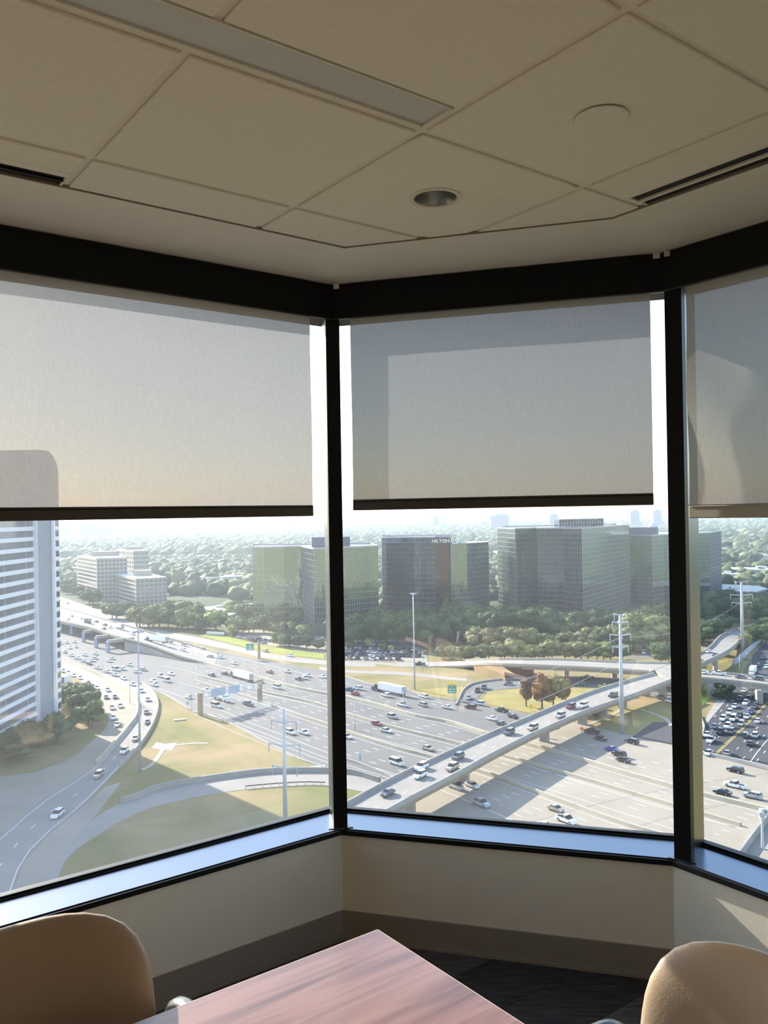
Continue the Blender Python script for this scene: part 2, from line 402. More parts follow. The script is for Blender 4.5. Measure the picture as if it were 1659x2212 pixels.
def wbox(b, W, s0, s1, d0, d1, z0, z1, mi=0):
    P = [wp(W, s0, d0, 0), wp(W, s1, d0, 0), wp(W, s1, d1, 0), wp(W, s0, d1, 0)]
    b.prism([p[:2] for p in P], z0, z1, mi)
def wpoly(b, P, z0, z1, mi=0): b.prism([tuple(p[:2]) for p in P], z0, z1, mi)
# mitred strip along the three walls: d0..d1, z0..z1
def mitre(W, d0, d1):
    if W is WL: a = [np.array(wp(WL, -LLEN, d0, 0)[:2]), corner_d(WL, WM, d0), corner_d(WL, WM, d1), np.array(wp(WL, -LLEN, d1, 0)[:2])]
    elif W is WM: a = [corner_d(WL, WM, d0), corner_d(WM, WR, d0), corner_d(WM, WR, d1), corner_d(WL, WM, d1)]
    else: a = [corner_d(WM, WR, d0), np.array(wp(WR, RLEN, d0, 0)[:2]), np.array(wp(WR, RLEN, d1, 0)[:2]), corner_d(WM, WR, d1)]
    return a
pA = np.array(wp(WL, -LLEN, 0, 0)[:2]); pB = np.array(wp(WR, RLEN, 0, 0)[:2])
# room outline (inner faces): pA - c1 - c2 - pB - back
far = isect(pA, uR, pB, -uL)
ROOM = [tuple(pA), tuple(c1), tuple(c2), tuple(pB), tuple(far)]

# floor with carpet planks
b = MB(); b.prism([tuple(p) for p in [corner_d(WL, WM, .2), corner_d(WM, WR, .2), np.array(wp(WR, RLEN + .2, .2, 0)[:2]), far + (uR - uL) * .2, np.array(wp(WL, -LLEN - .2, .2, 0)[:2])]], -.30, -.006)
floor = struct(b.build('floor', 'carpet_d'))
def clip(poly, p, n):        # keep points with (q-p).n <= 0
    out = []
    for i in range(len(poly)):
        a, c = poly[i], poly[(i + 1) % len(poly)]; da = (a - p) @ n; dc = (c - p) @ n
        if da <= 0: out.append(a)
        if da * dc < 0: out.append(a + (c - a) * (da / (da - dc)))
    return out
PW, PL = .25, 1.0
k = 0
for i in range(-3, 9):                   # planks along uL, rows counted from the left wall
    for j in range(-2, 4):
        o0 = c1 - nL * (PW * (i + 1)) + uL * (PL * (j - 1 + .37 * (i % 3)))
        poly = [o0 + uL * .001 + nL * .001, o0 + uL * (PL - .001) + nL * .001, o0 + uL * (PL - .001) + nL * (PW - .001), o0 + uL * .001 + nL * (PW - .001)]
        for W in (WL, WM, WR): poly = clip(poly, W[0], W[2]) if poly else poly
        if len(poly) < 3: continue
        ctr = sum(poly) / len(poly)
        if ctr[1] < .9 or ctr[0] > 1.9 or ctr[0] < -2.0: continue
        bb = MB(); bb.prism([tuple(q - ctr) for q in poly], -.006, 0.0)
        pl = bb.build('carpet_plank', 'carpet' if (i * 7 + j * 3) % 5 < 3 else 'carpet_d', floor); pl.location = (ctr[0], ctr[1], 0); pl.rotation_euler = (0, 0, 0)

# under-sill walls, baseboards, sills, posts, windows
for W, nm in ((WL, 'left'), (WM, 'middle'), (WR, 'right')):
    b = MB(); wpoly(b, mitre(W, 0, .22), -.3, ZLIP); struct(b.build('wall_' + nm, 'wall_paint'))
    b = MB(); wpoly(b, mitre(W, -.008, .0), .0, ZBASE - EYE + EYE); wpoly(b, mitre(W, -.020, -.008), .0, .012); wpoly(b, mitre(W, -.013, -.008), .012, .022)
    struct(b.build('baseboard_' + nm, 'base_rubber'))
WIN = {}
for i, (W, nm) in enumerate(((WL, 'left'), (WM, 'middle'), (WR, 'right'))):
    win = struct(empty('window_%d' % (i + 1))); WIN[nm] = win
    b = MB(); wpoly(b, mitre(W, -.004, .235), ZLIP + .002, ZSILL - .004); wpoly(b, mitre(W, -.012, -.004), ZLIP - .001, ZSILL - .004); b.build('sill_lip', 'black_frame', win)
    b = MB(); wpoly(b, mitre(W, .0, .178), ZSILL - .004, ZSILL); b.build('sill', 'sill_alu', win)
    b = MB(); wpoly(b, mitre(W, .178, .190), ZSILL - .004, ZSILL + .004); wpoly(b, mitre(W, .190, .212), ZSILL - .004, ZSILL + .012); wpoly(b, mitre(W, .212, .235), ZSILL - .004, ZSILL + .006); b.build('bottom_frame', 'black_frame', win)
    b = MB(); wpoly(b, mitre(W, .17, .235), HC - .06, HC + .05); b.build('top_frame', 'black_frame', win)
    g0, g1 = mitre(W, .200, .206)[0], mitre(W, .200, .206)[1]
    b = MB(); b.quad((*g0, ZSILL + .008), (*g1, ZSILL + .008), (*g1, HC - .06), (*g0, HC - .06)); g = b.build('glass_pane', 'pane', win)
    # intermediate jambs further along the long walls
    if W is not WM:
        for s in ((-1.62, -3.1, -4.6, -6.1) if W is WL else (1.62,)):
            b = MB(); wbox(b, W, s - .028, s + .028, 0.0, .23, ZSILL, HC - .06); b.build('jamb', 'black_frame', win)
# corner posts: narrow plates set on the bisector
for i, (Wa, Wb, C, wd, sh) in enumerate(((WL, WM, c1, .056, -.002), (WM, WR, c2, .060, .034))):
    bi = Wa[2] + Wb[2]; bi = bi / np.linalg.norm(bi); pe = np.array([bi[1], -bi[0]]); C2 = C + pe * sh
    t = struct(empty('trim_%d' % (i + 1)))
    b = MB(); P = [C2 + pe * x + bi * y for x, y in ((-wd / 2, .004), (wd / 2, .004), (wd / 2, .05), (-wd / 2, .05))]; wpoly(b, P, ZSILL - .004, HC); b.build('post_front', 'black_frame', t)
    b = MB(); P = [C2 + pe * x + bi * y for x, y in ((-wd / 2 + .002, .05), (wd / 2 - .002, .05), (wd / 2 - .006, .215), (-wd / 2 + .006, .215))]; wpoly(b, P, ZSILL - .004, HC); b.build('post_side', 'alu', t)
    # little cover plate at the foot
    b = MB(); P = [C2 + pe * x + bi * y for x, y in ((-.05, -.006), (.05, -.006), (.036, .03), (-.036, .03))]; wpoly(b, P, ZSILL - .002, ZSILL + .003); b.build('foot_plate', 'alu', t)
# unseen solid stretch added to block side daylight, closing walls behind the camera
b = MB(); wbox(b, WR, 1.65, RLEN + .15, 0, .22, ZLIP, HC + .3); struct(b.build('wall_right_light_block', 'wall_paint'))
b = MB(); P = [pA, pA - uL * .15, far - uL * .15 + uR * .15, far]; wpoly(b, [pA, far, far - uL * .15, pA - uL * .15], -.3, HC + .3); struct(b.build('wall_rear_left', 'accent'))
b = MB(); wpoly(b, [pB, far, far + uR * .15, pB + uR * .15], -.3, HC + .3); struct(b.build('wall_rear_right', 'accent'))

# roller blinds
def blind(W, s0, s1, d, ztop, zbot, label, covered, f0, f1):
    root = empty('roller_blind', wp(W, (s0 + s1) / 2, d, zbot)); a = math.atan2(W[1][1], W[1][0])
    root.rotation_euler = (0, 0, a); hw = (s1 - s0) / 2; H = ztop - zbot
    tag(root, label, 'blind')
    b = MB(); n = 24
    rows = []
    for j in range(n + 1):
        z = H * j / n; r = []
        for i in range(n + 1):
            x = -hw + 2 * hw * i / n; wv = .0035 * math.sin(3.1 * i / n * 3 + j * .2) * math.sin(math.pi * j / n) if not covered else .006 * math.sin(i * .8 + j * .35) * math.sin(math.pi * j / n)
            r.append((x, wv, z))
        rows.append(r)
    b.grid(rows); b.build('fabric', 'shade', root, smooth=True)
    b = MB(); b.box((0, 0, .022), (2 * hw, .014, .044)); hb = b.build('hem_bar', 'hem_cloth' if covered else 'hem', root, bevel=.004)
    if covered:
        b = MB(); b.box((0, -.0085, .046), (2 * hw, .003, .003)); b.build('hem_seam', 'hem', root)
    else:
        b = MB(); b.box((0, -.0078, .036), (2 * hw * .995, .003, .003)); b.build('hem_groove', 'black_frame', root)
    b = MB(); b.tube([(-hw, .034, H + .03), (hw, .034, H + .03)], .026, 12); b.build('roller_tube', 'hem', root, smooth=True)
    return root
blind(WL, -1.58, -.101, .016, ZH + .02, EYE + .0, 'pale solar roller blind, sunlit white, half lowered at the left window', False, 0, 0)
blind(WM, .068, 1.229, .016, ZH + .02, EYE + .020, 'grey solar roller blind half lowered in the middle window between both posts', False, 0, 0)
blind(WR, .083, 1.58, .016, ZH + .02, EYE - .030, 'beige roller blind with fabric-covered hem at the right window, partly sunlit', True, 0, 0)
# black fascias over the windows, one per wall
for W, nm in ((WL, 'left'), (WM, 'middle'), (WR, 'right')):
    b = MB(); wpoly(b, mitre(W, -.008, .002), ZH, HC - .004)
    o = b.build('blind_fascia', 'black_frame'); tag(o, 'black blind fascia board under the ceiling edge over the %s window' % nm, 'fascia')
    b = MB(); wpoly(b, mitre(W, .0, .008), ZH - .004, ZH); b.build('fascia_edge', 'alu', o)
    b = MB(); wpoly(b, mitre(W, .10, .22), ZH + .02, HC + .05); struct(b.build('trim_%d' % {'left': 3, 'middle': 4, 'right': 5}[nm], 'black_frame'))
for (Wb, s) in ((WM, .02), (WM, LM - .02), (WR, .03)):
    b = MB(); b.box((*np.array(wp(Wb, s, -.010, 0)[:2]), HC - .012), (.022, .01, .02)); o = b.build('fascia_clip', 'cover_white')
    tag(o, 'small white fascia clip at the %s' % ('left post' if s < .025 else ('right post, left one' if Wb is WM else 'right post, right one')), 'clip')

# ceiling: slab, drywall border, grid, tiles
b = MB(); b.prism([tuple(p) for p in [corner_d(WL, WM, .25), corner_d(WM, WR, .25), np.array(wp(WR, RLEN + .2, .25, 0)[:2]), far + (uR - uL) * .2, np.array(wp(WL, -LLEN - .2, .25, 0)[:2])]], HC + .05, HC + .30)
ceil = struct(b.build('ceiling', 'drywall'))
TO = np.array([.1074, 2.0532]); TS = .61
INS = {id(WL): -.424, id(WM): -.440, id(WR): -.452}
def inset_line(W): return W[0] + W[2] * INS[id(W)], W[1]
bc1 = isect(*inset_line(WL), *inset_line(WM)); bc2 = isect(*inset_line(WM), *inset_line(WR))
bLA = inset_line(WL)[0] - uL * (LLEN + .35); bRB = inset_line(WR)[0] + uR * (RLEN + .35)
b = MB()
oc1, oc2, oA, oB = corner_d(WL, WM, .22), corner_d(WM, WR, .22), np.array(wp(WL, -LLEN - .1, .22, 0)[:2]), np.array(wp(WR, RLEN + .1, .22, 0)[:2])
wpoly(b, [oA, oc1, bc1, bLA], HC, HC + .05); wpoly(b, [oc1, oc2, bc2, bc1], HC, HC + .05); wpoly(b, [oc2, oB, bRB, bc2], HC, HC + .05)
b.build('drywall_border', 'drywall', ceil)
for W_, a_, e_ in ((WL, bLA, bc1), (WM, bc1, bc2), (WR, bc2, bRB)):      # thin dark strip standing in for the shadow line between tiles and drywall
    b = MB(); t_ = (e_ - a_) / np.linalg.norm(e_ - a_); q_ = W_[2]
    wpoly(b, [a_ - t_ * .003, e_ + t_ * .003, e_ + t_ * .003 - q_ * .006, a_ - t_ * .003 - q_ * .006], HC - .0055, HC + .01); b.build('seam_shadow_strip', 'base_rubber', ceil)
def tclip(poly, extra=0.0):
    for W in (WL, WM, WR):
        p, u = inset_line(W); poly = clip(poly, p - W[2] * extra, W[2]) if len(poly) > 2 else poly
    return poly
def cell(a0, a1, b0, b1): return [TO + uL * (TS * x) + uR * (TS * y) for x, y in ((a0, b0), (a1, b0), (a1, b1), (a0, b1))]
g_ = .0105 / TS
LW0, LW1 = .036, .222          # the linear light lies beside grid line 0
for a in range(-5, 4):
    for c in range(-3, 5):
        a0, a1, c0, c1_ = a + g_, a + 1 - g_, c + g_, c + 1 - g_
        if a < 0 and c == 0: c0 = LW1 + .008
        if a == 1 and c >= 0: a1 = 1 + .30          # slot diffuser edge on the right
        if c == -2 and a <= -2: c0 = -1.262
        poly = tclip(cell(a0, a1, c0, c1_), .007)
        if a > 1 and c >= 0: continue
        if c < -2 and a <= -2: continue
        if len(poly) < 3: continue
        ctr = sum(poly) / len(poly)
        if ctr @ uR > 3.6 or np.linalg.norm(poly[0] - poly[2]) < .05: continue
        bb = MB()
        if (a, c) == (0, -1):      # tile cut out for the downlight
            hc_ = TO + uL * TS * .5 - uR * TS * .5; loop_o, loop_i = [], []
            for q in range(48):
                an = 2 * math.pi * q / 48; dv = np.array([math.cos(an), math.sin(an)]); best = 9
                for e_ in range(len(poly)):
                    p0, p1 = poly[e_], poly[(e_ + 1) % len(poly)]; ed = p1 - p0; den = dv[0] * ed[1] - dv[1] * ed[0]
                    if abs(den) < 1e-9: continue
                    w0 = p0 - hc_; tt = (w0[0] * ed[1] - w0[1] * ed[0]) / den; uu = (w0[0] * dv[1] - w0[1] * dv[0]) / den
                    if tt > 0 and -1e-6 <= uu <= 1 + 1e-6: best = min(best, tt)
                loop_o.append(hc_ + dv * best - ctr); loop_i.append(hc_ + dv * .064 - ctr)
            R_ = [[(*p, .012) for p in loop_i], [(*p, -.002) for p in loop_i], [(*p, -.002) for p in loop_o], [(*p, .012) for p in loop_o]]
            bb.grid(R_, closed_u=True)
        else:
            bb.prism([tuple(q - ctr) for q in poly], -.002, .012)
        o = bb.build('ceiling_tile', 'tile', ceil, bevel=.003); o.location = (ctr[0], ctr[1], HC - .001)
for a in range(-5, 3):         # exposed tee runners between the tiles
    P = tclip([TO + uL * (TS * a) + uR * (TS * -3) - uL * .0095, TO + uL * (TS * a) + uR * (TS * -3) + uL * .0095, TO + uL * (TS * a) + uR * (TS * 5) + uL * .0095, TO + uL * (TS * a) + uR * (TS * 5) - uL * .0095])
    if len(P) > 2: bb = MB(); wpoly(bb, P, HC + .003, HC + .02); bb.build('tee_runner', 'grid_metal', ceil)
for c in range(-2, 5):
    P = tclip([TO + uR * (TS * c - .0095) - uL * 3.2, TO + uR * (TS * c - .0095) + uL * 2.5, TO + uR * (TS * c + .0095) + uL * 2.5, TO + uR * (TS * c + .0095) - uL * 3.2])
    if len(P) > 2: bb = MB(); wpoly(bb, P, HC + .0032, HC + .0202); bb.build('tee_runner', 'grid_metal', ceil)
# linear light
ll = empty('linear_light', (*(TO + uL * (TS * -2.5) + uR * (TS * (LW0 + LW1) / 2)), HC)); tag(ll, 'long narrow linear ceiling light, switched off, with a pale grey lens', 'ceiling light')
ll.rotation_euler = (0, 0, TH)
b = MB(); hw = TS * (LW1 - LW0) / 2; b.box((.0, 0, .004), (TS * 4.93, 2 * hw - .008, .006)); b.build('lens', 'lens', ll)
b = MB(); b.box((0, hw - .002, .003), (TS * 4.95, .004, .014)); b.box((0, -hw + .002, .003), (TS * 4.95, .004, .014)); b.box((TS * 2.47, 0, .003), (.004, 2 * hw, .014)); b.build('frame', 'grid_metal', ll)
# downlight and round cover plate
def ring(b, r0, r1, z0, z1, n=40, mi=0):
    P = [[(r * math.cos(2 * math.pi * j / n), r * math.sin(2 * math.pi * j / n), z) for j in range(n)] for r, z in ((r0, z0), (r1, z1))]
    b.grid(P, mi, closed_u=True)
dl = empty('downlight', (*(TO + uL * TS * .5 - uR * TS * .5), HC)); tag(dl, 'round recessed downlight with silver cone in a ceiling tile', 'ceiling light')
b = MB(); ring(b, .062, .064, -.001, -.006); ring(b, .064, .078, -.006, -.006); ring(b, .078, .080, -.006, -.001); b.build('trim_ring', 'cover_white', dl, smooth=False)
b = MB()
prof = [(.062, -.0035), (.060, .0), (.057, .012), (.052, .03), (.045, .05)]
b.grid([[(r * math.cos(2 * math.pi * j / 40), r * math.sin(2 * math.pi * j / 40), z) for j in range(40)] for r, z in prof], closed_u=True); b.build('reflector_cone', 'reflector', dl, smooth=True)
b = MB(); n = 40; b.v = [(.046 * math.cos(2 * math.pi * j / n), .046 * math.sin(2 * math.pi * j / n), .048) for j in range(n)]; b.f = [tuple(range(n))]; b.m = [0]; b.build('lamp_disc', 'base_rubber', dl)
cv = empty('sprinkler_cover', (*(TO + uL * TS * .49 + uR * TS * .505), HC)); tag(cv, 'flat round white sprinkler cover plate in a ceiling tile', 'cover plate')
b = MB(); ring(b, 0.0005, .060, -.0085, -.0085); ring(b, .060, .0625, -.0085, -.007); ring(b, .0625, .0625, -.007, -.006); b.build('plate', 'tile', cv)
b = MB(); ring(b, .058, .058, -.0075, -.001); b.build('collar', 'base_rubber', cv)
# slot diffusers
for (W, s0, s1, lab) in ((WL, -3.2, None, 'black linear slot air diffuser along the left ceiling edge'), (WR, None, 2.6, 'black two-slot linear air diffuser along the right ceiling edge')):
    u = W[1]
    if W is WL: e0 = TO + uL * (TS * -4.6); e1 = TO + uL * (TS * -1.02); dirv = -uR; t0 = 1.262 * TS; t1 = .0
    i0 = INS[id(W)]
    if W is WL:
        sA, sB = (e0 - W[0]) @ u, (e1 - W[0]) @ u
    else:
        sA, sB = ((TO + uR * TS * .03) - W[0]) @ u, 2.6
    r = empty('slot_diffuser', (*(W[0] + u * (sA + sB) / 2 + W[2] * (i0 - .053)), HC)); r.rotation_euler = (0, 0, math.atan2(u[1], u[0])); tag(r, lab, 'air vent')
    hl = (sB - sA) / 2
    b = MB(); b.box((0, .0, .0045), (2 * hl, .106, .004)); b.build('slot_back', 'slot_black', r)
    for y in ((-.051, .006, .051) if W is WR else (-.051, .012, .051)):
        b = MB(); b.box((0, y, -.0005), (2 * hl, .004 if abs(y) > .02 else (.014 if W is WR else .005), .006)); b.build('blade', 'grid_metal' if abs(y) > .02 or W is WR else 'black_frame', r)
    b = MB(); b.box((-hl if W is WR else hl, 0, .0), (.006, .106, .006)); b.build('end_cap', 'grid_metal', r)

# table: far corner towards the window corner
TZ = .742
tc = np.array(gp(0, 0)[:2]) * 0
d = ray(816, 2007); t = (TZ - EYE) / d[2]; tc = np.array([d[0] * t, d[1] * t])
TLx, TLy = 1.85, 1.0            # along uL (to the left) and along uR (towards the viewer)
tctr = tc - uL * TLx / 2 + uR * TLy / 2
tab = empty('conference_table', (*tctr, 0), TH); tag(tab, 'walnut-veneer table with thin pale edge and black legs before the windows', 'table')
b = MB(); b.box((0, 0, TZ - .0145), (TLx - .004, TLy - .004, .029)); b.build('table_top', 'walnut', tab)
b = MB()
for c, s in (((0, TLy / 2 - .001, TZ - .015), (TLx, .002, .0295)), ((0, -TLy / 2 + .001, TZ - .015), (TLx, .002, .0295)), ((TLx / 2 - .001, 0, TZ - .015), (.002, TLy, .0295)), ((-TLx / 2 + .001, 0, TZ - .015), (.002, TLy, .0295))): b.box(c, s)
b.build('edge_band', 'edge_band', tab)
for x, y in ((1, 1), (1, -1), (-1, 1), (-1, -1)):
    b = MB(); b.box((x * (TLx / 2 - .16), y * (TLy / 2 - .14), (TZ - .03) / 2), (.05, .05, TZ - .03)); b.build('leg', 'black_plastic', tab)
b = MB(); b.box((0, TLy / 2 - .14, TZ - .06), (TLx - .34, .03, .06)); b.box((0, -TLy / 2 + .14, TZ - .06), (TLx - .34, .03, .06)); b.build('apron', 'black_plastic', tab)

# chairs (front faces local -Y)
def cushion(w_, h_, t_, n=28, p=3.2, wrap=.0, lean=0.0):
    """closed pillow: outline a superellipse w_ x h_, thickness t_, wrapped round a vertical axis"""
    b = MB(); R = 14
    def pt(r, a, side):
        ca, sa = math.cos(a), math.sin(a)
        k = (abs(ca) ** p + abs(sa) ** p) ** (-1 / p)
        x, z = w_ / 2 * r * k * ca, h_ / 2 * r * k * sa
        th = t_ / 2 * (max(0, 1 - r ** 5)) ** .5
        return (x, wrap * -(x / (w_ / 2)) ** 2 + side * th + lean * z, z)
    rows = []
    for i in range(R + 1): rows.append([pt(math.sin(i / R * math.pi / 2) if i else .001, 2 * math.pi * j / n, -1) for j in range(n)])
    for i in range(R - 1, -1, -1): rows.append([pt(math.sin(i / R * math.pi / 2) if i else .001, 2 * math.pi * j / n, 1) for j in range(n)])
    b.grid(rows, closed_u=True); return b
def bent(P, r, b, k=10, n=40): b.tube([tuple(q) for q in smooth_line([np.array(p) for p in P], n)], r, k)
def chair(loc, ang, label):
    r = empty('armchair', (*loc, 0), ang); tag(r, label, 'chair', 'tan armchairs round the table')
    bk = cushion(.53, .46, .07, n=48, p=3.4, wrap=.055, lean=.16).build('backrest', 'tan_vinyl', r, smooth=True); bk.location = (0, .235, .665)
    st = cushion(.50, .48, .085, n=40, p=4.5).build('seat', 'tan_vinyl', r, smooth=True); st.location = (0, -.02, .445); st.rotation_euler = (math.radians(90), 0, 0)
    for s in (-1, 1):
        b = MB(); bent([(s * .30, .20, .52), (s * .305, .17, .66), (s * .305, .05, .690), (s * .305, -.16, .685), (s * .30, -.22, .64), (s * .295, -.21, .47)], .023, b); b.build('armrest', 'black_plastic', r, smooth=True)
        b = MB(); b.tube([(s * .285, -.21, .50), (s * .29, -.24, .0)], .015, 8); b.build('leg', 'black_plastic', r)
        b = MB(); b.tube([(s * .285, .20, .54), (s * .29, .27, .0)], .015, 8); b.build('leg', 'black_plastic', r)
        b = MB(); b.tube([(s * .285, -.21, .40), (s * .285, .22, .40)], .012, 8); b.build('seat_rail', 'black_plastic', r)
    b = MB(); b.tube([(-.285, .215, .40), (.285, .215, .40)], .012, 8); b.tube([(-.24, .235, .40), (-.20, .27, .62)], .012, 8); b.tube([(.24, .235, .40), (.20, .27, .62)], .012, 8); b.build('back_frame', 'black_plastic', r)
    return r
def chair_at(bc, ang, label):     # bc = place of the backrest
    co, si = math.cos(ang), math.sin(ang); o = np.array([-si * .30, co * .30]); return chair(tuple(bc - o), ang, label)
chair_at(np.array([-.735, 1.745]) - uL * .06, TH, 'tan armchair seen dark against the light at the table, lower left')
chair_at(np.array([.741, 1.513]), TH - math.pi / 2, 'tan armchair with sunlit backrest at the table, lower right')

# ================================================================== OUTSIDE
b = MB(); n = 64; R = 26000
b.v = [(R * math.cos(2 * math.pi * j / n), R * math.sin(2 * math.pi * j / n), GZ) for j in range(n)]; b.f = [tuple(range(n))]; b.m = [0]
struct(b.build('ground', 'ground_mat'))

# ------------------------------------------------------------------ roads
def C(off, sc_): return lambda x, y, *r: (off[0] + x * sc_, off[1] + y * sc_, *r)
K1, K2, K3, K4 = C((0, 1100), .25316), C((400, 1100), .25316), C((720, 1100), .25316), C((1060, 1080), .25316)
K5, K6, K7, K8 = C((0, 1420), .25316), C((340, 1420), .25316), C((720, 1400), .25316), C((1060, 1400), .25316)
Q1, Q2 = C((1420, 1100), .18079), C((1420, 1450), .2261)

NE = px_line([(-160, 1262), (-20, 1300), (60, 1318), (127, 1328), (228, 1350), (291, 1364), (354, 1380), (425, 1396), (557, 1424), (640, 1438), (739, 1459), (809, 1480), (877, 1491), (930, 1506), (1000, 1517), (1072, 1529), (1122, 1539), (1247, 1562), (1343, 1585), (1452, 1610), (1515, 1629), (1601, 1647), (1659, 1661), (1760, 1690)], 120)
SE = px_line([(-160, 1330), (-20, 1390), (60, 1405), (127, 1418), (192, 1449), (228, 1465), (290, 1482), (354, 1501), (415, 1536), (429, 1541), (492, 1562), (568, 1602), (644, 1640), (702, 1660), (760, 1690), (850, 1800), (980, 1900), (1100, 2000), (1300, 2120)], 120)
# freeway surface as an asphalt part (left of the bridge) and a concrete part (right of it)
split = [gp(845, 1725), gp(960, 1660), gp(1075, 1600), gp(1180, 1545)]
def cross_cut(side):
    pass
A_left = px_line([(-160, 1262), (-20, 1300), (60, 1318), (127, 1328), (228, 1350), (291, 1364), (354, 1380), (425, 1396), (557, 1424), (640, 1438), (739, 1459), (809, 1480), (877, 1491), (930, 1506), (1000, 1517), (1072, 1529), (1122, 1539), (1190, 1551)], 100)
B_left = px_line([(-160, 1360), (-20, 1398), (60, 1405), (127, 1418), (192, 1449), (228, 1465), (290, 1482), (354, 1501), (415, 1536), (492, 1562), (568, 1602), (644, 1640), (702, 1660), (760, 1692), (840, 1735)], 100)
fwy = struct(ribbon(A_left, B_left, 'freeway', 'asphalt', .4, .05))
A_r = px_line([(1190, 1551), (1247, 1562), (1343, 1585), (1452, 1610), (1515, 1629), (1601, 1647), (1659, 1661), (1800, 1700)], 40)
B_r = px_line([(840, 1735), (880, 1790), (960, 1850), (1100, 1950), (1300, 2080), (1600, 2250)], 40)
fwc = struct(ribbon(A_r, B_r, 'freeway_concrete', 'concrete_road', .4, .05))

def hgt(x):                # height of the left-hand elevated carriageway
    return float(np.interp(x, [0, 127, 253, 322, 385, 440], [8, 8, 7.2, 5.0, 2.2, 0.3]))
bar1_px = [(-40, 1298, 9), (60, 1322, 9), (127, 1339, 9), (203, 1356, 8.6), (253, 1373, 8.0), (322, 1391, 5.8), (385, 1414, 3.0), (440, 1429, 1.2), (476, 1439, 1), (552, 1459, 1), (628, 1480, 1), (701, 1495, 1), (739, 1501, 1), (821, 1521, 1), (897, 1542, 1), (973, 1557, 1), (1049, 1580, 1), (1160, 1609, 1), (1275, 1642, 1), (1338, 1661, 1), (1455, 1694, 1), (1517, 1711, 1), (1659, 1745, 1), (1760, 1772, 1)]
BAR1 = px_line(bar1_px, 140)
i0 = int(np.argmin([abs(p[1] - gp(440, 1429, 1)[1]) for p in BAR1]))
flat = [np.array([p[0], p[1], GZ]) for p in BAR1]
def along(L_, ya, yb):     # part of a line between two depths (far to near)
    return [p for p in L_ if yb <= p[1] <= ya]
def barrier(L_, label, hh=1.0, wd=.6, m='barrier', base=0.0, lamp=False):
    b = MB(); wall_mesh(b, L_, hh, wd, base, 0, 1.5); o = b.build('concrete_barrier', m); tag(o, label, 'barrier'); return o
barrier(flat[i0:], 'long pale concrete barrier dividing the freeway, running on under the bridge', 1.1, .9)
bar2 = px_line([(440, 1462), (500, 1477), (563, 1493), (640, 1509), (702, 1524), (739, 1537), (821, 1562), (897, 1582), (973, 1600), (1075, 1628), (1161, 1652), (1300, 1692), (1455, 1738), (1600, 1780)], 70, .5)
bar2 = [np.array([p[0], p[1], GZ]) for p in bar2]
barrier(bar2, 'thin concrete barrier beside the middle freeway lanes', .9, .6)
bar3 = px_line([(420, 1470), (480, 1488), (565, 1514), (640, 1542), (702, 1562), (739, 1575), (796, 1595), (872, 1618), (938, 1635), (1060, 1672), (1161, 1709), (1237, 1737), (1313, 1765), (1389, 1790), (1455, 1808), (1560, 1840)], 70, .5)
bar3 = [np.array([p[0], p[1], GZ]) for p in bar3]
barrier(bar3, 'concrete barrier along the near freeway lanes, gantry post standing on it', .9, .6)
south = px_line([(309, 1481), (354, 1500), (415, 1535), (429, 1541), (492, 1561), (568, 1601), (644, 1639), (702, 1659)], 40)
barrier(south, 'low concrete kerb between freeway shoulder and dry grass', .5, .5, 'concrete')
barrier(px_line([(740, 1640), (790, 1657), (850, 1682), (890, 1700)], 16), 'short concrete barrier beside the freeway exit near the bridge', .8, .5, 'concrete')
barrier(px_line([(739, 1459), (809, 1480), (877, 1491), (930, 1506), (990, 1516)], 24), 'low kerb along the far freeway edge before the loop ramp', .4, .5, 'concrete')
barrier(px_line([(1510, 1628), (1601, 1648), (1659, 1662), (1760, 1690)], 20), 'pale parapet where the freeway passes above the street', 1.0, .8, 'concrete')
barrier(px_line([(1592, 1858), (1625, 1812), (1659, 1770), (1700, 1720)], 16), 'grey retaining wall at the corner of the right window', 1.6, .8, 'concrete')

# lane markings (painted, thin)
mk = MB()
base = flat
def off_dash(line, d, on=3.0, off_=9.1, wd=.22, ya=900, yb=100, st=0.0):
    l = along(offset(line, d), ya, yb)
    if len(l) > 2: dashes(mk, l, on, off_, wd, .075, 0, st)
for d in (-4.2, -7.8, -11.4, -15.0, -18.6): off_dash(base, d, ya=520, yb=330, st=abs(d))
for d in (-22.2, ): off_dash(base, d, 4000, 0, .18, 520, 340)
for d in (-1.6,): off_dash(base, d, 4000, 0, .18, 470, 200)
for d in (1.8, 16.2): off_dash(base, d, 4000, 0, .18, 440, 200)
for d in (5.4, 9.0, 12.6): off_dash(base, d, ya=440, yb=190, st=d)
for d in (2.0, 14.0): off_dash(bar2, d, 4000, 0, .18, 400, 190)
for d in (5.6, 9.2): off_dash(bar2, d, ya=400, yb=190, st=d)
for d in (1.8, 19.6): off_dash(bar3, d, 4000, 0, .2, 380, 170)
for d in (5.4, 9.0, 12.6, 16.2): off_dash(bar3, d, ya=380, yb=170, st=d)
for d in (23.4, 26.0, 30.5): off_dash(bar3, d, 4000, 0, .16, 330, 230)
for d in (-5.4, -9.0, -12.6, -16.2): off_dash(base, d, ya=300, yb=200, st=abs(d))
o = mk.build('lane_marking', 'paint_white', fwy); o['kind'] = 'stuff'

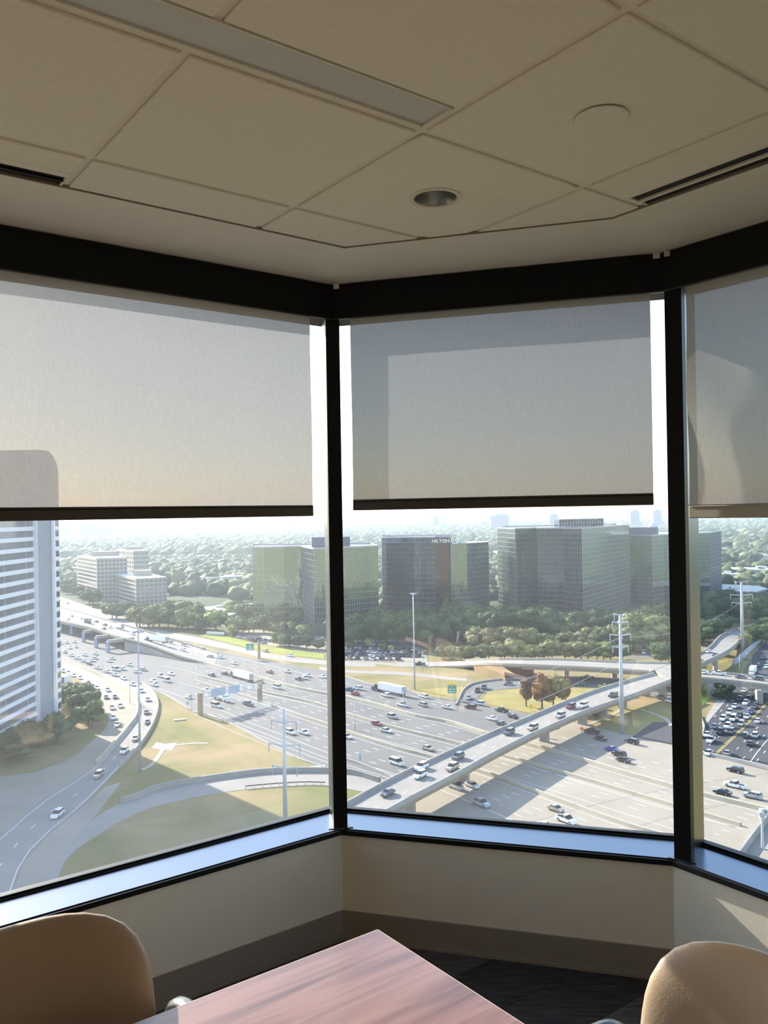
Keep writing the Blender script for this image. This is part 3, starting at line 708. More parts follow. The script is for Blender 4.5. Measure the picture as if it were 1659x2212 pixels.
# raised carriageway at the far left, carried on straddle bents
up_top = px_line([(-40, 1270, 8), (60, 1295, 8), (127, 1312, 8), (177, 1325, 7.8), (228, 1340, 7.2), (291, 1358, 5.6), (354, 1377, 3.0), (420, 1397, .6), (470, 1412, .1)], 50)
up_bot = [np.array([p[0], p[1], p[2] - 1.0]) for p in resample(BAR1[:i0 + 4], 50)]
ed = empty('elevated_roadway', tuple(up_bot[25])); struct(ed)
o = ribbon(up_top, up_bot, 'deck', 'deck_concrete', 1.3, .05); to_local(o, ed)
b = MB(); wall_mesh(b, up_bot, 1.0, .5); wall_mesh(b, up_top, 1.0, .5); o = b.build('parapet', 'barrier'); to_local(o, ed)
b = MB()
for d_ in (4, 7.6, 11.2, 14.8): dashes(b, offset(up_bot, -d_), 3, 9.1, .22, .08)
o = b.build('lane_marking', 'paint_white'); o['kind'] = 'stuff'; to_local(o, ed)
b = MB()
wedge = [p for p in up_bot if p[0] > gp(270, 1378, 7)[0]]
b.grid([[p + np.array([0, 0, -.2]) for p in wedge], [np.array([p[0], p[1], GZ]) for p in wedge]]); o = b.build('retaining_wall', 'concrete'); to_local(o, ed)
for (x, y) in ((133, 1352), (155, 1362), (181, 1379), (208, 1391), (233, 1401)):      # bents: column plus beam
    base_ = gp(x, y + 8); j = int(np.argmin([np.hypot(p[0] - base_[0], p[1] - base_[1]) for p in up_bot])); q = up_bot[j]
    t_ = tangents(up_bot)[j]; inn = q + np.array([-t_[1], t_[0], 0]) * 6
    b = MB(); b.box((base_[0], base_[1], GZ + 3.1), (1.8, 1.8, 6.2)); o = b.build('bent_column', 'steel_blue'); to_local(o, ed)
    b = MB(); b.beam((base_[0], base_[1], GZ + 6.2), (inn[0], inn[1], GZ + 6.2), 2.0, 1.9); o = b.build('bent_beam', 'concrete'); to_local(o, ed)

# frontage road beyond the freeway
FR_t = px_line([(-60, 1238), (60, 1268), (127, 1288), (228, 1322), (291, 1340), (354, 1363), (425, 1376), (500, 1393), (557, 1408), (628, 1419), (701, 1427), (739, 1429), (897, 1431), (998, 1428, 1.5), (1060, 1426, 5), (1130, 1426, 7), (1212, 1426, 7), (1338, 1432, 7), (1447, 1434, 7)], 90)
FR_b = px_line([(-60, 1256), (60, 1288), (127, 1308), (228, 1337), (291, 1355), (354, 1374), (425, 1390), (500, 1405), (557, 1419), (628, 1430), (701, 1436), (739, 1440), (897, 1440), (998, 1438, 1.5), (1060, 1436, 5), (1130, 1438, 7), (1212, 1441, 7), (1313, 1446, 7), (1402, 1452, 7)], 90)
fr = empty('frontage_road', tuple(FR_t[45])); struct(fr)
o = ribbon(FR_t, FR_b, 'deck', 'deck_concrete', 1.0, .08); to_local(o, fr)
hi = [i for i, p in enumerate(FR_t) if p[0] > gp(1000, 1428)[0]]
b = MB(); wall_mesh(b, [FR_t[i] for i in hi], 1.0, .5); wall_mesh(b, [FR_b[i] for i in hi], 1.0, .5, -.1); o = b.build('parapet', 'barrier'); to_local(o, fr)
b = MB(); wall_mesh(b, [FR_b[i] - np.array([0, 0, 1.6]) for i in hi[3:]], .9, .6); o = b.build('girder', 'pier_brown'); to_local(o, fr)
for x, y in ((1226, 1463), (1330, 1469)):
    p = gp(x, y); b = MB(); b.box((p[0], p[1] + 2.5, GZ + 2.8), (2.2, 1.6, 5.6)); o = b.build('pier', 'concrete'); to_local(o, fr)
b = MB(); p0, p1, p2 = gp(1086, 1440, 5), gp(1152, 1443, 5.6), gp(1152, 1462); p3 = gp(1118, 1460)      # red abutment slope
b.quad(p0, p3, p2, p1); b.quad(p1, p2, p2 + np.array([2, 10, 0]), p1 + np.array([2, 10, 0])); o = b.build('abutment', 'brick_red'); to_local(o, fr)
b = MB(); e0 = [FR_b[i] for i in hi if FR_b[i][2] > GZ + .3 and FR_b[i][0] < gp(1118, 1438, 6)[0]]
b.grid([[p - np.array([0, 0, .3]) for p in e0], [np.array([p[0], p[1] - 1.5 * (p[2] - GZ), GZ]) for p in e0]]); b.grid([[np.array([p[0], p[1] + 10, p[2] - .3]) for p in e0], [np.array([p[0], p[1] + 14, GZ]) for p in e0]]); o = b.build('embankment', 'grass_brown'); to_local(o, fr)

# thin connector and loop ramp
V_t = px_line([(690, 1440), (739, 1447), (870, 1452), (960, 1461), (1010, 1466)], 30); V_b = px_line([(690, 1447), (739, 1453), (870, 1459), (960, 1468), (1010, 1472)], 30)
struct(ribbon(V_t, V_b, 'connector_road', 'deck_concrete', .4, .09))
lp_o = px_line([(985, 1524), (994, 1505), (1003, 1490), (1024, 1478), (1074, 1470), (1140, 1466), (1200, 1464), (1275, 1466), (1346, 1470), (1420, 1480), (1480, 1490)], 50)
lp_i = px_line([(1040, 1526), (1033, 1508), (1040, 1500), (1057, 1492), (1111, 1487), (1160, 1484), (1237, 1482), (1288, 1486), (1340, 1492), (1420, 1506), (1480, 1516)], 50)
lpr = struct(ribbon(lp_o, lp_i, 'loop_ramp', 'asphalt', .4, .10))
b = MB(); wall_mesh(b, lp_o, .8, .5); o = b.build('concrete_barrier', 'concrete'); tag(o, 'curved low concrete barrier round the loop ramp', 'barrier')
b = MB(); dashes(b, [lerp(p, q, .5) for p, q in zip(lp_o, lp_i)], 3, 9, .2, .12); o = b.build('lane_marking', 'paint_white', lpr); o['kind'] = 'stuff'

# diagonal bridge over the freeway
BF = px_line([(690, 1757, 8), (743, 1732, 8), (847, 1676, 8), (940, 1633, 8), (1024, 1595, 8), (1140, 1546, 8), (1263, 1496, 8), (1351, 1468, 8), (1412, 1452, 8)], 80)
BN = px_line([(770, 1783, 8), (829, 1751, 8), (897, 1714, 8), (986, 1668, 8), (1057, 1629, 8), (1140, 1587, 8), (1174, 1572, 8), (1263, 1534, 8), (1364, 1499, 8), (1450, 1466, 8)], 80)
BFd = [p - np.array([0, 0, 1.0]) for p in BF]; BNd = [p - np.array([0, 0, 1.0]) for p in BN]
br = empty('road_bridge', tuple(BFd[40])); struct(br)
o = ribbon(BFd, BNd, 'deck', 'deck_concrete', .5, 0); to_local(o, br)
for L_, nm in ((offset(BFd, .25), 'parapet'), (offset(BNd, -.25), 'parapet')):
    b = MB(); wall_mesh(b, L_, 1.0, .45); o = b.build(nm, 'concrete'); to_local(o, br)
for k_ in (.10, .37, .63, .90):
    g = [lerp(p, q, k_) - np.array([0, 0, 1.9]) for p, q in zip(BFd, BNd)]; b = MB(); wall_mesh(b, g, 1.5, .7); o = b.build('girder', 'pier_brown'); to_local(o, br)
b = MB()
for k_ in (.36, .66): dashes(b, [lerp(p, q, k_) for p, q in zip(BFd, BNd)], 3, 9.1, .2, .03)
for k_ in (.07, .93): dashes(b, [lerp(p, q, k_) for p, q in zip(BFd, BNd)], 4000, 0, .15, .03)
o = b.build('lane_marking', 'paint_white'); o['kind'] = 'stuff'; to_local(o, br)
mid = [lerp(p, q, .5) for p, q in zip(BFd, BNd)]; tm = tangents(mid)
for (x, y) in ((905, 1760), (1000, 1690), (1168, 1603), (1262, 1566), (1320, 1549), (1375, 1534), (1432, 1499)):
    g = gp(x, y); j = int(np.argmin([np.hypot(p[0] - g[0], p[1] - g[1]) for p in mid])); c_ = mid[j]; t_ = tm[j]; nrm = np.array([-t_[1], t_[0], 0]); rz = math.atan2(nrm[1], nrm[0])
    wb = np.linalg.norm((BFd[j] - BNd[j])[:2])
    b = MB(); b.box((c_[0], c_[1], GZ + 2.0), (3.0, 1.5, 4.2), rz); o = b.build('pier_column', 'concrete_dk'); to_local(o, br)
    hw_ = wb * .42
    P = [(c_ + nrm * s_ * a_ + t_ * d_ * .75)[:2] for s_, a_, d_ in ((-1, 1.5, -1), (1, 1.5, -1), (1, 1.5, 1), (-1, 1.5, 1))]
    Pt = [(c_ + nrm * s_ * hw_ + t_ * d_ * .75)[:2] for s_, d_ in ((-1, -1), (1, -1), (1, 1), (-1, 1))]
    b = MB(); b.hexa([(*p, GZ + 3.6) for p in P] + [(*p, GZ + 5.1) for p in Pt]); o = b.build('pier_cap', 'concrete_dk'); to_local(o, br)
# bridge continuation climbing away on the right, and crossing deck over the street
EX_l = px_line([(1412, 1446, 7), (1447, 1434, 7), (1510, 1413, 7), (1536, 1397, 7), (1550, 1381, 6.5), (1565, 1371, 5), (1601, 1357, 1), (1640, 1346, .2)], 40)
EX_r = px_line([(1450, 1470, 7), (1480, 1455, 7), (1510, 1438, 7), (1565, 1411, 7), (1588, 1394, 6.5), (1597, 1384, 5), (1622, 1371, 1), (1660, 1358, .2)], 40)
ex = empty('approach_ramp', tuple(EX_l[20])); struct(ex)
o = ribbon(EX_l, EX_r, 'deck', 'deck_concrete', 1.6, 0); to_local(o, ex)
b = MB(); wall_mesh(b, EX_l[6:], 1.0, .5); wall_mesh(b, EX_r[6:], 1.0, .5); o = b.build('parapet', 'concrete'); to_local(o, ex)
for x, y in ((1545, 1448), (1480, 1490)):
    p = gp(x, y); b = MB(); b.box((p[0], p[1], GZ + 2.8), (1.8, 1.8, 5.6)); o = b.build('pier', 'concrete'); to_local(o, ex)
WT = px_line([(1466, 1446, 8), (1510, 1446, 8), (1565, 1451, 8), (1659, 1462, 8), (1800, 1482, 8)], 30)
WB = px_line([(1466, 1464, 8), (1510, 1461, 8), (1565, 1466, 8), (1659, 1477, 8), (1800, 1498, 8)], 30)
WTd = [p - np.array([0, 0, 1.0]) for p in WT]; WBd = [p - np.array([0, 0, 1.0]) for p in WB]
ov = empty('overpass', tuple(WTd[15])); struct(ov)
o = ribbon(WTd, WBd, 'deck', 'deck_concrete', 1.8, 0); to_local(o, ov)
b = MB(); wall_mesh(b, WTd, .9, .5); wall_mesh(b, WBd, .9, .5); o = b.build('parapet', 'concrete'); to_local(o, ov)
for x, y in ((1535, 1506), (1640, 1520)):
    p = gp(x, y); b = MB(); b.box((p[0], p[1], GZ + 2.7), (2.4, 2.0, 5.4)); o = b.build('pier', 'concrete'); to_local(o, ov)

# street under the overpass (right window)
ST_l = px_line([(1512, 1628), (1514, 1600), (1526, 1565), (1565, 1516), (1592, 1477), (1612, 1440), (1640, 1400), (1680, 1360)], 40)
ST_r = px_line([(1690, 1672), (1730, 1600), (1760, 1550), (1790, 1500), (1800, 1470), (1800, 1440), (1790, 1400), (1780, 1360)], 40)
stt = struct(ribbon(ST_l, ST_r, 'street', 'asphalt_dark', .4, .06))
STC = px_line([(1542, 1631), (1578, 1597), (1619, 1556), (1657, 1516), (1690, 1475), (1715, 1430), (1735, 1390)], 40)
b = MB(); dashes(b, STC, 4000, 0, .25, .10); dashes(b, offset(STC, .6), 4000, 0, .25, .10); o = b.build('centre_line', 'paint_yellow', stt)
b = MB()
for d_ in (-4, -8, -12, 4.5, 8.5, 12.5): dashes(b, offset(STC, d_), 3, 7, .25, .10)
dashes(b, px_line([(1617, 1652), (1640, 1620), (1665, 1590)], 10), 4000, 0, .3, .10); dashes(b, px_line([(1625, 1648), (1650, 1658)], 4), 4000, 0, .4, .10)
o = b.build('lane_marking', 'paint_white', stt); o['kind'] = 'stuff'
px_poly('concrete_apron', [(1526, 1563), (1530, 1560), (1570, 1512), (1548, 1512), (1522, 1556)], 'concrete', .14)
barrier(px_line([(1514, 1596), (1521, 1575), (1517, 1560), (1512, 1548)], 14), 'white curved guard wall at the street corner', .9, .5, 'concrete')
barrier(px_line([(1585, 1436), (1601, 1424), (1630, 1396), (1659, 1369), (1690, 1345)], 20), 'blue-grey retaining wall beside the climbing street', 2.4, .8, 'steel_blue')

# local road and exit ramp at the lower left
R1_l = px_line([(60, 1420), (129, 1448), (157, 1463), (190, 1480), (210, 1495), (218, 1521), (233, 1547), (228, 1572), (197, 1602), (152, 1640), (76, 1668), (-60, 1700)], 60)
TANB = px_line([(60, 1395), (127, 1421), (192, 1450), (228, 1466), (268, 1491), (288, 1505), (296, 1520), (295, 1547), (278, 1572), (253, 1602), (203, 1655), (101, 1719), (0, 1800), (-100, 1880)], 80)
struct(ribbon(R1_l, resample(TANB, 60), 'local_road', 'concrete_road', .4, .06))
R2_r = px_line([(300, 1478), (309, 1481), (332, 1501), (341, 1526), (332, 1562), (309, 1602), (278, 1638), (228, 1691), (165, 1754), (101, 1807), (51, 1863), (30, 1921), (10, 2000)], 80)
R2_l = resample(TANB[20:], 80)
rp_ = struct(ribbon(R2_l, R2_r, 'exit_ramp', 'deck_concrete', .4, .07))
b = MB(); dashes(b, [lerp(p, q, .5) for p, q in zip(R2_l, R2_r)], 3, 9, .2, .10); dashes(b, [lerp(p, q, .92) for p, q in zip(R2_l, R2_r)], 4000, 0, .18, .10); dashes(b, [lerp(p, q, .12) for p, q in zip(R2_l, R2_r)], 4000, 0, .18, .10)
o = b.build('lane_marking', 'paint_white', rp_); o['kind'] = 'stuff'
nT = int(np.argmin([abs(p[1] - gp(203, 1655)[1]) + abs(p[0] - gp(203, 1655)[0]) for p in TANB]))
barrier(TANB[:nT], 'tan concrete wall curving between local road and exit ramp', 1.4, .7)
nT = int(np.argmin([abs(p[1] - gp(260, 1660)[1]) + abs(p[0] - gp(260, 1660)[0]) for p in R2_r]))
barrier(R2_r[:nT], 'concrete wall on the outer side of the curved exit ramp', 1.3, .6, 'concrete')
px_poly('paved_apron', [(-160, 1700), (76, 1668), (152, 1640), (203, 1655), (101, 1719), (0, 1800), (-160, 1890)], 'concrete_road', .04)
px_poly('merge_pavement', [(30, 1921), (51, 1863), (101, 1807), (165, 1754), (228, 1700), (262, 1690), (215, 1752), (172, 1800), (139, 1863), (122, 1905), (110, 1960), (10, 2000)], 'concrete_road', .05)
R3_t = px_line([(262, 1735), (304, 1721), (340, 1706), (416, 1691), (517, 1676), (593, 1669), (702, 1668), (760, 1672), (820, 1690)], 50)
R3_b = px_line([(190, 1815), (228, 1792), (304, 1754), (340, 1741), (441, 1719), (530, 1706), (620, 1699), (702, 1697), (790, 1712)], 50)
r3 = struct(ribbon(R3_t, R3_b, 'curved_ramp', 'deck_concrete', .4, .08))
R3b_t = px_line([(262, 1735), (215, 1760), (170, 1800), (128, 1860), (105, 1915), (95, 1990)], 20); R3b_b = px_line([(250, 1780), (200, 1812), (172, 1830), (139, 1863), (122, 1901), (115, 1990)], 20)
struct(ribbon(R3b_t, R3b_b, 'curved_ramp_end', 'deck_concrete', .4, .075))
barrier(R3_t, 'grey wall along the upper side of the curved ramp', 1.5, .7, 'concrete_dk')
gr_l = px_line([(530, 1704), (600, 1698), (660, 1695), (702, 1696)], 20); grd = empty('guard_rail', tuple(gr_l[10])); tag(grd, 'dark metal guard rail on posts along the curved ramp', 'guard rail')
b = MB(); wall_mesh(b, gr_l, .3, .12, .65); o = b.build('rail', 'chassis'); to_local(o, grd)
for p in gr_l[::2]:
    b = MB(); b.box((p[0], p[1], GZ + .45), (.15, .15, .9)); o = b.build('post', 'galv'); to_local(o, grd)

# grass, drains, paved patches
px_poly('verge_green', [(432, 1374), (455, 1368), (500, 1376), (560, 1395), (640, 1405), (700, 1414), (700, 1424), (628, 1416), (557, 1404), (500, 1390)], 'grass_green', .12)
px_poly('verge_yellow', [(880, 1492), (930, 1487), (1000, 1484), (1000, 1492), (992, 1512), (930, 1504)], 'grass_yellow', .08)
px_poly('loop_lawn', [(1042, 1512), (1050, 1500), (1062, 1494), (1111, 1489), (1160, 1487), (1237, 1485), (1290, 1490), (1240, 1560), (1180, 1548), (1122, 1537), (1072, 1527)], 'grass_yellow', .03)
px_poly('far_lawn', [(1290, 1560), (1330, 1530), (1440, 1520), (1452, 1540), (1452, 1600), (1343, 1583)], 'grass_yellow', .03)
px_poly('painted_shade', [(1360, 1597), (1410, 1560), (1452, 1560), (1500, 1575), (1505, 1620), (1452, 1607)], 'asphalt_dark', .06)  # dark polygon laid in place of the shade on the grass
px_poly('verge_patch', [(1510, 1500), (1538, 1462), (1556, 1470), (1540, 1500), (1512, 1530)], 'grass_lime', .05)
px_poly('verge_patch_far', [(1552, 1435), (1558, 1418), (1576, 1414), (1574, 1430)], 'grass_yellow', .05)
px_poly('drain_apron', [(328, 1616), (338, 1604), (356, 1608), (382, 1605), (372, 1621), (350, 1620)], 'paint_white', .10)
for pts in ([(352, 1620), (330, 1650), (306, 1664)], [(380, 1610), (420, 1606), (450, 1606)], [(1263, 1568), (1290, 1558), (1330, 1540), (1350, 1526)], [(1383, 1532), (1420, 1545), (1440, 1555), (1450, 1568)]):
    l = px_line(pts, 14); struct(ribbon(offset(l, -.7), offset(l, .7), 'drain_path', 'barrier', .3, .11))
px_poly('parking_lot', [(736, 1396), (745, 1380), (905, 1384), (925, 1430), (736, 1428)], 'concrete_road', .04)
px_poly('parking_lot_far', [(495, 1374), (500, 1352), (560, 1356), (700, 1368), (702, 1410), (600, 1398)], 'concrete_road', .05)
px_poly('parking_lot_right', [(1495, 1345), (1545, 1338), (1545, 1362), (1500, 1372)], 'asphalt', .05)
px_poly('access_road', [(1350, 1426), (1440, 1395), (1500, 1365), (1500, 1378), (1440, 1418)], 'asphalt', .05)
for x, y in ((687, 1658), (388, 1556)):
    p = gp(x, y); b = MB(); b.box((p[0], p[1], GZ + .2), (4.5, 1.6, .4), .4); o = b.build('drain_inlet', 'barrier'); tag(o, 'small pale concrete drain inlet in the dry grass, %s' % ('near the left window post' if x > 500 else 'below the freeway kerb'), 'drain')

# ------------------------------------------------------------------ poles, signs, gantry
def pole(base, top, r0, r1, name, label, cat):
    root = empty(name, tuple(base)); tag(root, label, cat); H = top[2] - base[2]
    b = MB(); b.tube([(0, 0, 0), (0, 0, H)], [r0, r1], 12); b.build('shaft', 'galv', root, smooth=True); return root, H
def monopole(bx, by, ty, arms, label, yaw=0.0, r=.75):
    base = gp(bx, by); top = at_depth(bx, ty, base[1]); root, H = pole(base, top, r, r * .5, 'transmission_pole', label, 'utility pole')
    for (y, hw) in arms:
        z = at_depth(bx, y, base[1])[2] - base[2]
        b = MB(); c_, s_ = math.cos(yaw), math.sin(yaw)
        b.beam((0, 0, z), (-hw * c_, -hw * s_, z + .5), .3, .35); b.beam((0, 0, z), (hw * c_, hw * s_, z + .5), .3, .35); arm = b.build('cross_arm', 'galv', root)
        for s in (-1, 1):
            b = MB(); n_ = 6
            b.tube([(s * hw * c_, s * hw * s_, z + .4), (s * hw * c_, s * hw * s_, z - 1.8)], .13, 6); ins = b.build('insulator', 'steel_blue', arm)
    return base, top
P1b, P1t = monopole(617, 1800, 1531, ((1561, 3.2), (1611, 4.0), (1660, 3.2)), 'tall pale steel power pole before the curved ramp, left window', -.25, .6)
P2b, P2t = monopole(1344, 1585, 1327, ((1329, 2.0), (1346, 2.7), (1373, 3.6), (1399, 2.7)), 'tall pale steel power pole rising past the bridge, middle window', 0, .8)
P3b, P3t = monopole(1604, 1405, 1257, ((1258, 3.4), (1286, 6.0), (1303, 5.5)), 'pale steel power pole among the trees in the right window', 0, 1.0)
for (a, c, dz, lab) in ((P1t, P2t, -6, 'lower'), (P1t, P2t, -14, 'upper'), (P2t, P3t, -8, 'far')):
    A_, B_ = Vector(a) + Vector((2.8, 0, dz)), Vector(c) + Vector((2.8, 0, dz)); b = MB()
    b.tube([tuple(A_.lerp(B_, t) - Vector((0, 0, 5 * 4 * t * (1 - t)))) for t in np.linspace(0, 1, 14)], .05, 4)
    o = b.build('power_line', 'galv'); tag(o, 'thin %s power line sagging between the steel poles' % lab, 'cable')
def high_mast(bx, by, ty, label, fx=0):
    base = gp(bx, by); top = at_depth(bx + fx, ty, base[1]); root, H = pole(base, top, .38, .17, 'light_mast', label, 'light pole')
    b = MB(); b.tube([(1.1 * math.cos(a), 1.1 * math.sin(a), H - .4) for a in np.linspace(0, 2 * math.pi, 17)], .08, 5); b.build('lamp_ring', 'galv', root)
    for k_ in range(6):
        a = k_ * math.pi / 3; b = MB(); b.box((1.3 * math.cos(a), 1.3 * math.sin(a), H - .55), (.8, .5, .4), a); b.build('lamp_head', 'steel_blue', root)
high_mast(303, 1668, 1361, 'high light mast with lamp crown beside the exit ramp')
high_mast(896, 1490, 1280, 'high light mast beyond the freeway in front of the curved glass tower')
def street_lamp(bx, by, ty, arm, label):
    base = gp(bx, by); top = at_depth(bx, ty, base[1]); root, H = pole(base, top, .14, .09, 'street_lamp', label, 'street lamp')
    b = MB(); b.tube([(0, 0, H), (arm * .3, 0, H + .5), (arm, 0, H + .55)], .07, 6); b.build('lamp_arm', 'galv', root)
    b = MB(); b.box((arm * 1.1, 0, H + .5), (.8, .35, .18)); b.build('lamp_head', 'roof_white', root)
street_lamp(1624, 1388, 1357, 3.2, 'slim street lamp above the street, right window, farther one')
street_lamp(1598, 1462, 1414, 3.0, 'slim street lamp beside the overpass, right window, nearer one')
street_lamp(767, 1577, 1518, 1.8, 'slim lamp post on the freeway barrier left of the bridge')
street_lamp(872, 1540, 1490, 1.8, 'slim lamp post on the freeway barrier near the white truck')
street_lamp(913, 1452, 1408, 1.5, 'slim lamp post beside the frontage road near the parked cars')
street_lamp(1200, 1465, 1441, 1.4, 'slim lamp post under the frontage viaduct')
street_lamp(281, 1519, 1440, 1.8, 'slim lamp post at the tan wall of the exit ramp')
street_lamp(222, 1462, 1402, 1.8, 'slim lamp post among the queueing cars at far left')
def sign(b0, b1, y0, y1, m, label, posts, top=None, depth=None, lines=3):
    """board between pixel columns b0..b1 and rows y0..y1, standing over ground row posts"""
    g = gp((b0 + b1) / 2, posts); Y = g[1]; root = empty('road_sign', tuple(g)); tag(root, label, 'sign')
    a0, a1 = at_depth(b0, y1, Y) - g, at_depth(b1, y0, Y) - g; wd_, hh = a1[0] - a0[0], a1[2] - a0[2]; cx_, cz = (a0[0] + a1[0]) / 2, (a0[2] + a1[2]) / 2
    b = MB(); b.box((cx_, 0, cz), (wd_, .15, hh)); b.build('board', m, root)
    if m == 'sign_green':
        b = MB()
        for k_ in range(lines): b.box((cx_, -.09, cz + hh * (.28 - .28 * k_)), (wd_ * (.25 if k_ == 0 else .7), .02, hh * .09))
        for z_ in (-.47, .47): b.box((cx_, -.09, cz + hh * z_), (wd_ * .97, .02, hh * .03))
        o = b.build('lettering', 'paint_white', root)
    if top:
        b = MB(); b.box((cx_, -.02, cz + hh * .5 + .5), (wd_, .15, 1.0)); b.build('exit_tab', 'sign_yellow', root)
    return root, wd_, cx_, cz, hh
r_, wd_, cx_, cz, hh = sign(967, 986, 1479, 1498, 'sign_green', 'green road sign with yellow top strip in the grass near the loop ramp', 1512, top=True)
for s in (-.3, .3):
    b = MB(); b.box((cx_ + s * wd_, .1, cz / 2), (.2, .2, cz)); b.build('post', 'galv', r_)
r_, wd_, cx_, cz, hh = sign(1143, 1150, 1521, 1531, 'sign_yellow', 'small orange-yellow road sign in front of the autumn trees', 1536)
b = MB(); b.box((cx_, .1, cz / 2), (.15, .15, cz)); b.build('post', 'galv', r_)
r_, wd_, cx_, cz, hh = sign(532, 548, 1390, 1405, 'sign_green', 'green overhead road sign on a column by the far verge', 1423)
b = MB(); p = at_depth(559.5, 1400, gp(540, 1423)[1]) - gp(540, 1423); b.box((p[0], 0, (cz + hh / 2) / 2), (1.2, 1.0, cz + hh / 2)); b.build('post', 'pier_brown', r_)
b = MB(); b.beam((cx_ - wd_ * .4, .15, cz + hh * .3), (p[0], .15, cz + hh * .3), .25, .3); b.build('arm', 'galv', r_)
r_, wd_, cx_, cz, hh = sign(774.5, 780, 1627, 1643, 'sign_back', 'grey back of a narrow road sign on the exit shoulder', 1648); r_.rotation_euler = (0, 0, .5)
for (x, y) in ((1257, 1584), (1182, 1594)):
    g = gp(x, y); r_ = empty('construction_sign', tuple(g)); tag(r_, 'small orange construction sign under the bridge, %s' % ('by the black pickup' if x > 1200 else 'farther left'), 'sign')
    b = MB(); b.hexa([(-.75, -.05, 1.6), (0, -.05, .85), (0, .05, .85), (-.75, .05, 1.6), (0, -.05, 2.35), (.75, -.05, 1.6), (.75, .05, 1.6), (0, .05, 2.35)]); b.build('board', 'sign_orange', r_)
    b = MB(); b.box((0, 0, .5), (.9, .15, 1.0)); b.build('stand', 'roof_white', r_)
# sign gantry over the near lanes
g0, g1 = gp(433, 1546), gp(561.5, 1515); zt0 = at_depth(433, 1497, g0[1])[2]; zt1 = at_depth(561.5, 1476, g1[1])[2]
ga = empty('sign_gantry', tuple(g0)); tag(ga, 'lattice sign gantry on two brown columns across the near freeway lanes', 'gantry')
for g, zt in ((g0, zt0), (g1, zt1)):
    q = g - g0; b = MB(); b.box((q[0], q[1], (zt - GZ) / 2), (1.5, 1.5, zt - GZ), .7); b.build('column', 'pier_brown', ga)
q0 = np.array([0, 0, zt0 - GZ - .6]); q1 = np.array([*(g1 - g0)[:2], zt1 - GZ - .6]); tt = (q1 - q0) / np.linalg.norm(q1 - q0); nn = np.array([-tt[1], tt[0], 0])
for dz in (-.9, .9):
    for s in (-.6, .6):
        b = MB(); b.beam(q0 + nn * s + [0, 0, dz - .3], q1 + nn * s + [0, 0, dz - .3], .22, .22); b.build('chord', 'galv', ga)
NB = 14
b = MB()
for i in range(NB):
    a_, c_ = lerp(q0, q1, i / NB), lerp(q0, q1, (i + 1) / NB)
    for s in (-.6, .6):
        b.beam(a_ + nn * s + [0, 0, -1.2 if i % 2 else .6], c_ + nn * s + [0, 0, .6 if i % 2 else -1.2], .13, .13); b.beam(a_ + nn * s + [0, 0, -1.2], a_ + nn * s + [0, 0, .6], .13, .13)
o = b.build('lattice', 'galv', ga); o['kind'] = 'stuff'
for t0, t1 in ((.16, .38), (.44, .62)):
    a_, c_ = lerp(q0, q1, t0), lerp(q0, q1, t1); b = MB(); b.beam(a_ - nn * .9 + [0, 0, .1], c_ - nn * .9 + [0, 0, .1], .15, 3.2); b.build('sign_panel', 'sign_back', ga)
a_ = lerp(q0, q1, .41); b = MB(); b.box(tuple(a_ + nn * -.95 + [0, 0, -.4]), (1.6, .2, 1.6), math.atan2(tt[1], tt[0])); b.build('sign_panel', 'roof_white', ga)
for x, y0, y1, by in ((413, 1500, 1514, 1535), (405.5, 1514, 1521, 1532)):
    g = gp(x, by); r_ = empty('sign_post', tuple(g)); tag(r_, 'thin grey sign post on the near shoulder, %s' % ('taller' if x > 410 else 'with small square plate'), 'sign'); zt = at_depth(x, y0, g[1])[2] - GZ
    b = MB(); b.tube([(0, 0, 0), (0, 0, zt)], .1, 6); b.build('post', 'galv', r_); b = MB(); b.box((0, -.12, zt - .8), (.9, .08, 1.4)); b.build('plate', 'sign_back', r_)
# camera / signal cluster at the right edge
g = at_depth(1646, 1757, 190.0); r_ = empty('signal_mast', (g[0], g[1], GZ)); tag(r_, 'cluster of grey signal heads on a mast at the right edge', 'signal')
H_ = g[2] - GZ
b = MB(); b.tube([(0, 0, 0), (0, 0, H_)], [.35, .2], 10); b.build('mast', 'galv', r_)
for k_, (dx, dz, rz) in enumerate(((-.9, .2, .5), (-.2, .9, .2), (.5, .1, -.3), (.9, .8, .4), (-.3, -.7, .1))):
    b = MB(); b.box((dx, -.5, H_ + dz), (.9, 1.1, .7), rz); b.build('signal_head', 'galv', r_)

